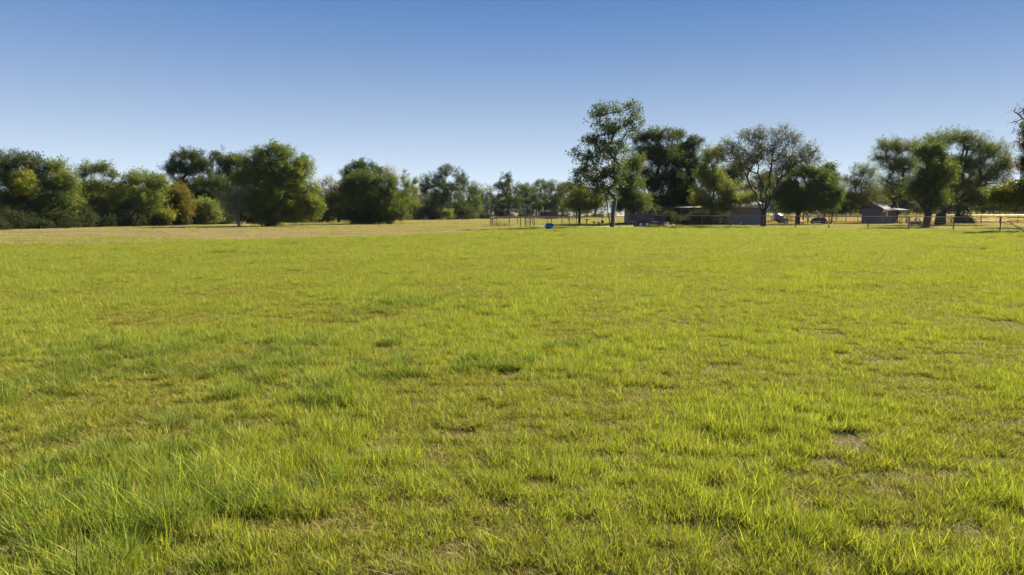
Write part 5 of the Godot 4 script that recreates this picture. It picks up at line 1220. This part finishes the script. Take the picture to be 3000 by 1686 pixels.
func person() -> void:
	# stooping figure: joints, one smooth skin, meshed as surface nets
	var J := [
		[Vector3(0.0, 0.86, 0.09), Vector3(0.03, 0.47, 0.11), 0.085, 0.06, 0], [Vector3(0.03, 0.47, 0.11), Vector3(-0.02, 0.1, 0.11), 0.06, 0.042, 0],
		[Vector3(0.0, 0.86, -0.09), Vector3(0.1, 0.48, -0.11), 0.085, 0.06, 0], [Vector3(0.1, 0.48, -0.11), Vector3(0.06, 0.1, -0.11), 0.06, 0.042, 0],
		[Vector3(-0.03, 0.05, 0.11), Vector3(0.15, 0.04, 0.12), 0.045, 0.038, 1], [Vector3(0.05, 0.05, -0.11), Vector3(0.23, 0.04, -0.12), 0.045, 0.038, 1],
		[Vector3(0.0, 0.9, 0.0), Vector3(0.12, 1.1, 0.0), 0.14, 0.135, 2], [Vector3(0.12, 1.1, 0.0), Vector3(0.3, 1.26, 0.0), 0.135, 0.13, 2],
		[Vector3(0.3, 1.27, 0.0), Vector3(0.31, 1.25, 0.17), 0.08, 0.065, 2], [Vector3(0.3, 1.27, 0.0), Vector3(0.31, 1.25, -0.17), 0.08, 0.065, 2],
		[Vector3(0.31, 1.25, 0.18), Vector3(0.38, 0.98, 0.21), 0.06, 0.048, 2], [Vector3(0.38, 0.98, 0.21), Vector3(0.56, 0.86, 0.17), 0.042, 0.03, 3],
		[Vector3(0.31, 1.25, -0.18), Vector3(0.42, 1.0, -0.2), 0.06, 0.048, 2], [Vector3(0.42, 1.0, -0.2), Vector3(0.6, 0.9, -0.14), 0.042, 0.03, 3],
		[Vector3(0.34, 1.31, 0.0), Vector3(0.41, 1.38, 0.0), 0.055, 0.052, 3], [Vector3(0.43, 1.42, 0.0), Vector3(0.49, 1.44, 0.0), 0.095, 0.088, 3],
		[Vector3(0.4, 1.46, 0.0), Vector3(0.46, 1.5, 0.0), 0.098, 0.088, 4], [Vector3(0.58, 1.43, 0.0), Vector3(0.6, 1.42, 0.0), 0.018, 0.014, 3],
	]
	for h in [[Vector3(0.57, 0.85, 0.17), 1.0], [Vector3(0.61, 0.89, -0.14), -1.0]]:
		var w: Vector3 = h[0]
		J.append([w, w + Vector3(0.08, -0.03, 0), 0.034, 0.036, 3])
		for f in 4:
			var a: Vector3 = w + Vector3(0.09, -0.03, -0.033 + f * 0.022)
			J.append([a, a + Vector3(0.045, -0.035, 0), 0.011, 0.01, 3])
			J.append([a + Vector3(0.045, -0.035, 0), a + Vector3(0.045 - 0.005 * f, -0.075, 0), 0.01, 0.008, 3])
		J.append([w + Vector3(0.03, -0.01, -0.03 * h[1]), w + Vector3(0.08, -0.03, -0.065 * h[1]), 0.012, 0.01, 3])
	var palette := [Color(0.03, 0.035, 0.05), Color(0.7, 0.7, 0.7), Color(0.42, 0.52, 0.62), Color(0.42, 0.24, 0.16), Color(0.02, 0.018, 0.016)]
	var cell := 0.022
	var lo := Vector3(-0.2, -0.02, -0.36)
	var dim := Vector3i(46, 74, 33)
	var field := PackedFloat32Array()
	field.resize(dim.x * dim.y * dim.z)
	field.fill(1.0)
	for b in J:
		var mn: Vector3 = b[0].min(b[1]) - Vector3.ONE * (maxf(b[2], b[3]) + 0.09) - lo
		var mx: Vector3 = b[0].max(b[1]) + Vector3.ONE * (maxf(b[2], b[3]) + 0.09) - lo
		var ba: Vector3 = b[1] - b[0]
		var bl := ba.length_squared()
		for z in range(maxi(0, int(mn.z / cell)), mini(dim.z, int(mx.z / cell) + 1)):
			for y in range(maxi(0, int(mn.y / cell)), mini(dim.y, int(mx.y / cell) + 1)):
				for x in range(maxi(0, int(mn.x / cell)), mini(dim.x, int(mx.x / cell) + 1)):
					var p: Vector3 = lo + Vector3(x, y, z) * cell - b[0]
					var tt := clampf(p.dot(ba) / bl, 0, 1)
					var d: float = (p - ba * tt).length() - lerpf(b[2], b[3], tt)
					var at := (z * dim.y + y) * dim.x + x
					var old := field[at]
					var kk := 0.03
					var hh := maxf(kk - absf(old - d), 0.0) / kk
					field[at] = minf(old, d) - hh * hh * kk * 0.25
	var ids := {}
	var v := PackedVector3Array()
	var c := PackedColorArray()
	var ks := PackedInt32Array()
	for z in dim.z - 1:
		for y in dim.y - 1:
			for x in dim.x - 1:
				var base := (z * dim.y + y) * dim.x + x
				var m := Vector3.ZERO
				var cnt := 0
				for e in [[0, 0, 0, 1, 0, 0], [0, 1, 0, 1, 1, 0], [0, 0, 1, 1, 0, 1], [0, 1, 1, 1, 1, 1], [0, 0, 0, 0, 1, 0], [1, 0, 0, 1, 1, 0], [0, 0, 1, 0, 1, 1], [1, 0, 1, 1, 1, 1], [0, 0, 0, 0, 0, 1], [1, 0, 0, 1, 0, 1], [0, 1, 0, 0, 1, 1], [1, 1, 0, 1, 1, 1]]:
					var f0 := field[base + e[0] + e[1] * dim.x + e[2] * dim.x * dim.y]
					var f1 := field[base + e[3] + e[4] * dim.x + e[5] * dim.x * dim.y]
					if (f0 < 0.0) != (f1 < 0.0):
						m += Vector3(e[0], e[1], e[2]).lerp(Vector3(e[3], e[4], e[5]), f0 / (f0 - f1))
						cnt += 1
				if cnt > 0:
					ids[base] = v.size()
					var p := lo + (Vector3(x, y, z) + m / cnt) * cell
					v.append(p)
					var near := 1e9
					var which := 0
					for b in J:
						var ba: Vector3 = b[1] - b[0]
						var tt := clampf((p - b[0]).dot(ba) / ba.length_squared(), 0, 1)
						var d: float = (p - b[0] - ba * tt).length() - lerpf(b[2], b[3], tt)
						if d < near:
							near = d
							which = b[4]
					c.append(palette[which])
	var strides := [1, dim.x, dim.x * dim.y]
	for z in range(1, dim.z - 1):
		for y in range(1, dim.y - 1):
			for x in range(1, dim.x - 1):
				var base := (z * dim.y + y) * dim.x + x
				for ax in 3:
					var f0 := field[base]
					var f1 := field[base + strides[ax]]
					if (f0 < 0.0) == (f1 < 0.0):
						continue
					var s1: int = strides[(ax + 1) % 3]
					var s2: int = strides[(ax + 2) % 3]
					var q := [ids[base], ids[base - s1], ids[base - s1 - s2], ids[base - s2]]
					if f0 < 0.0:
						ks.append_array([q[0], q[2], q[1], q[0], q[3], q[2]])
					else:
						ks.append_array([q[0], q[1], q[2], q[0], q[2], q[3]])
	var st := SurfaceTool.new()
	st.begin(Mesh.PRIMITIVE_TRIANGLES)
	st.set_smooth_group(0)
	for i in v.size():
		st.set_color(c[i])
		st.add_vertex(v[i])
	for i in ks:
		st.add_index(i)
	st.generate_normals()
	var skin := StandardMaterial3D.new()
	skin.vertex_color_use_as_albedo = true
	skin.roughness = 0.8
	var o := thing("person", "person in a pale blue shirt and dark trousers stooping over the mower hood", "person", Vector3(42.35, 0.0, -98.2), 0.0)
	part(o, "body", st.commit(), skin)
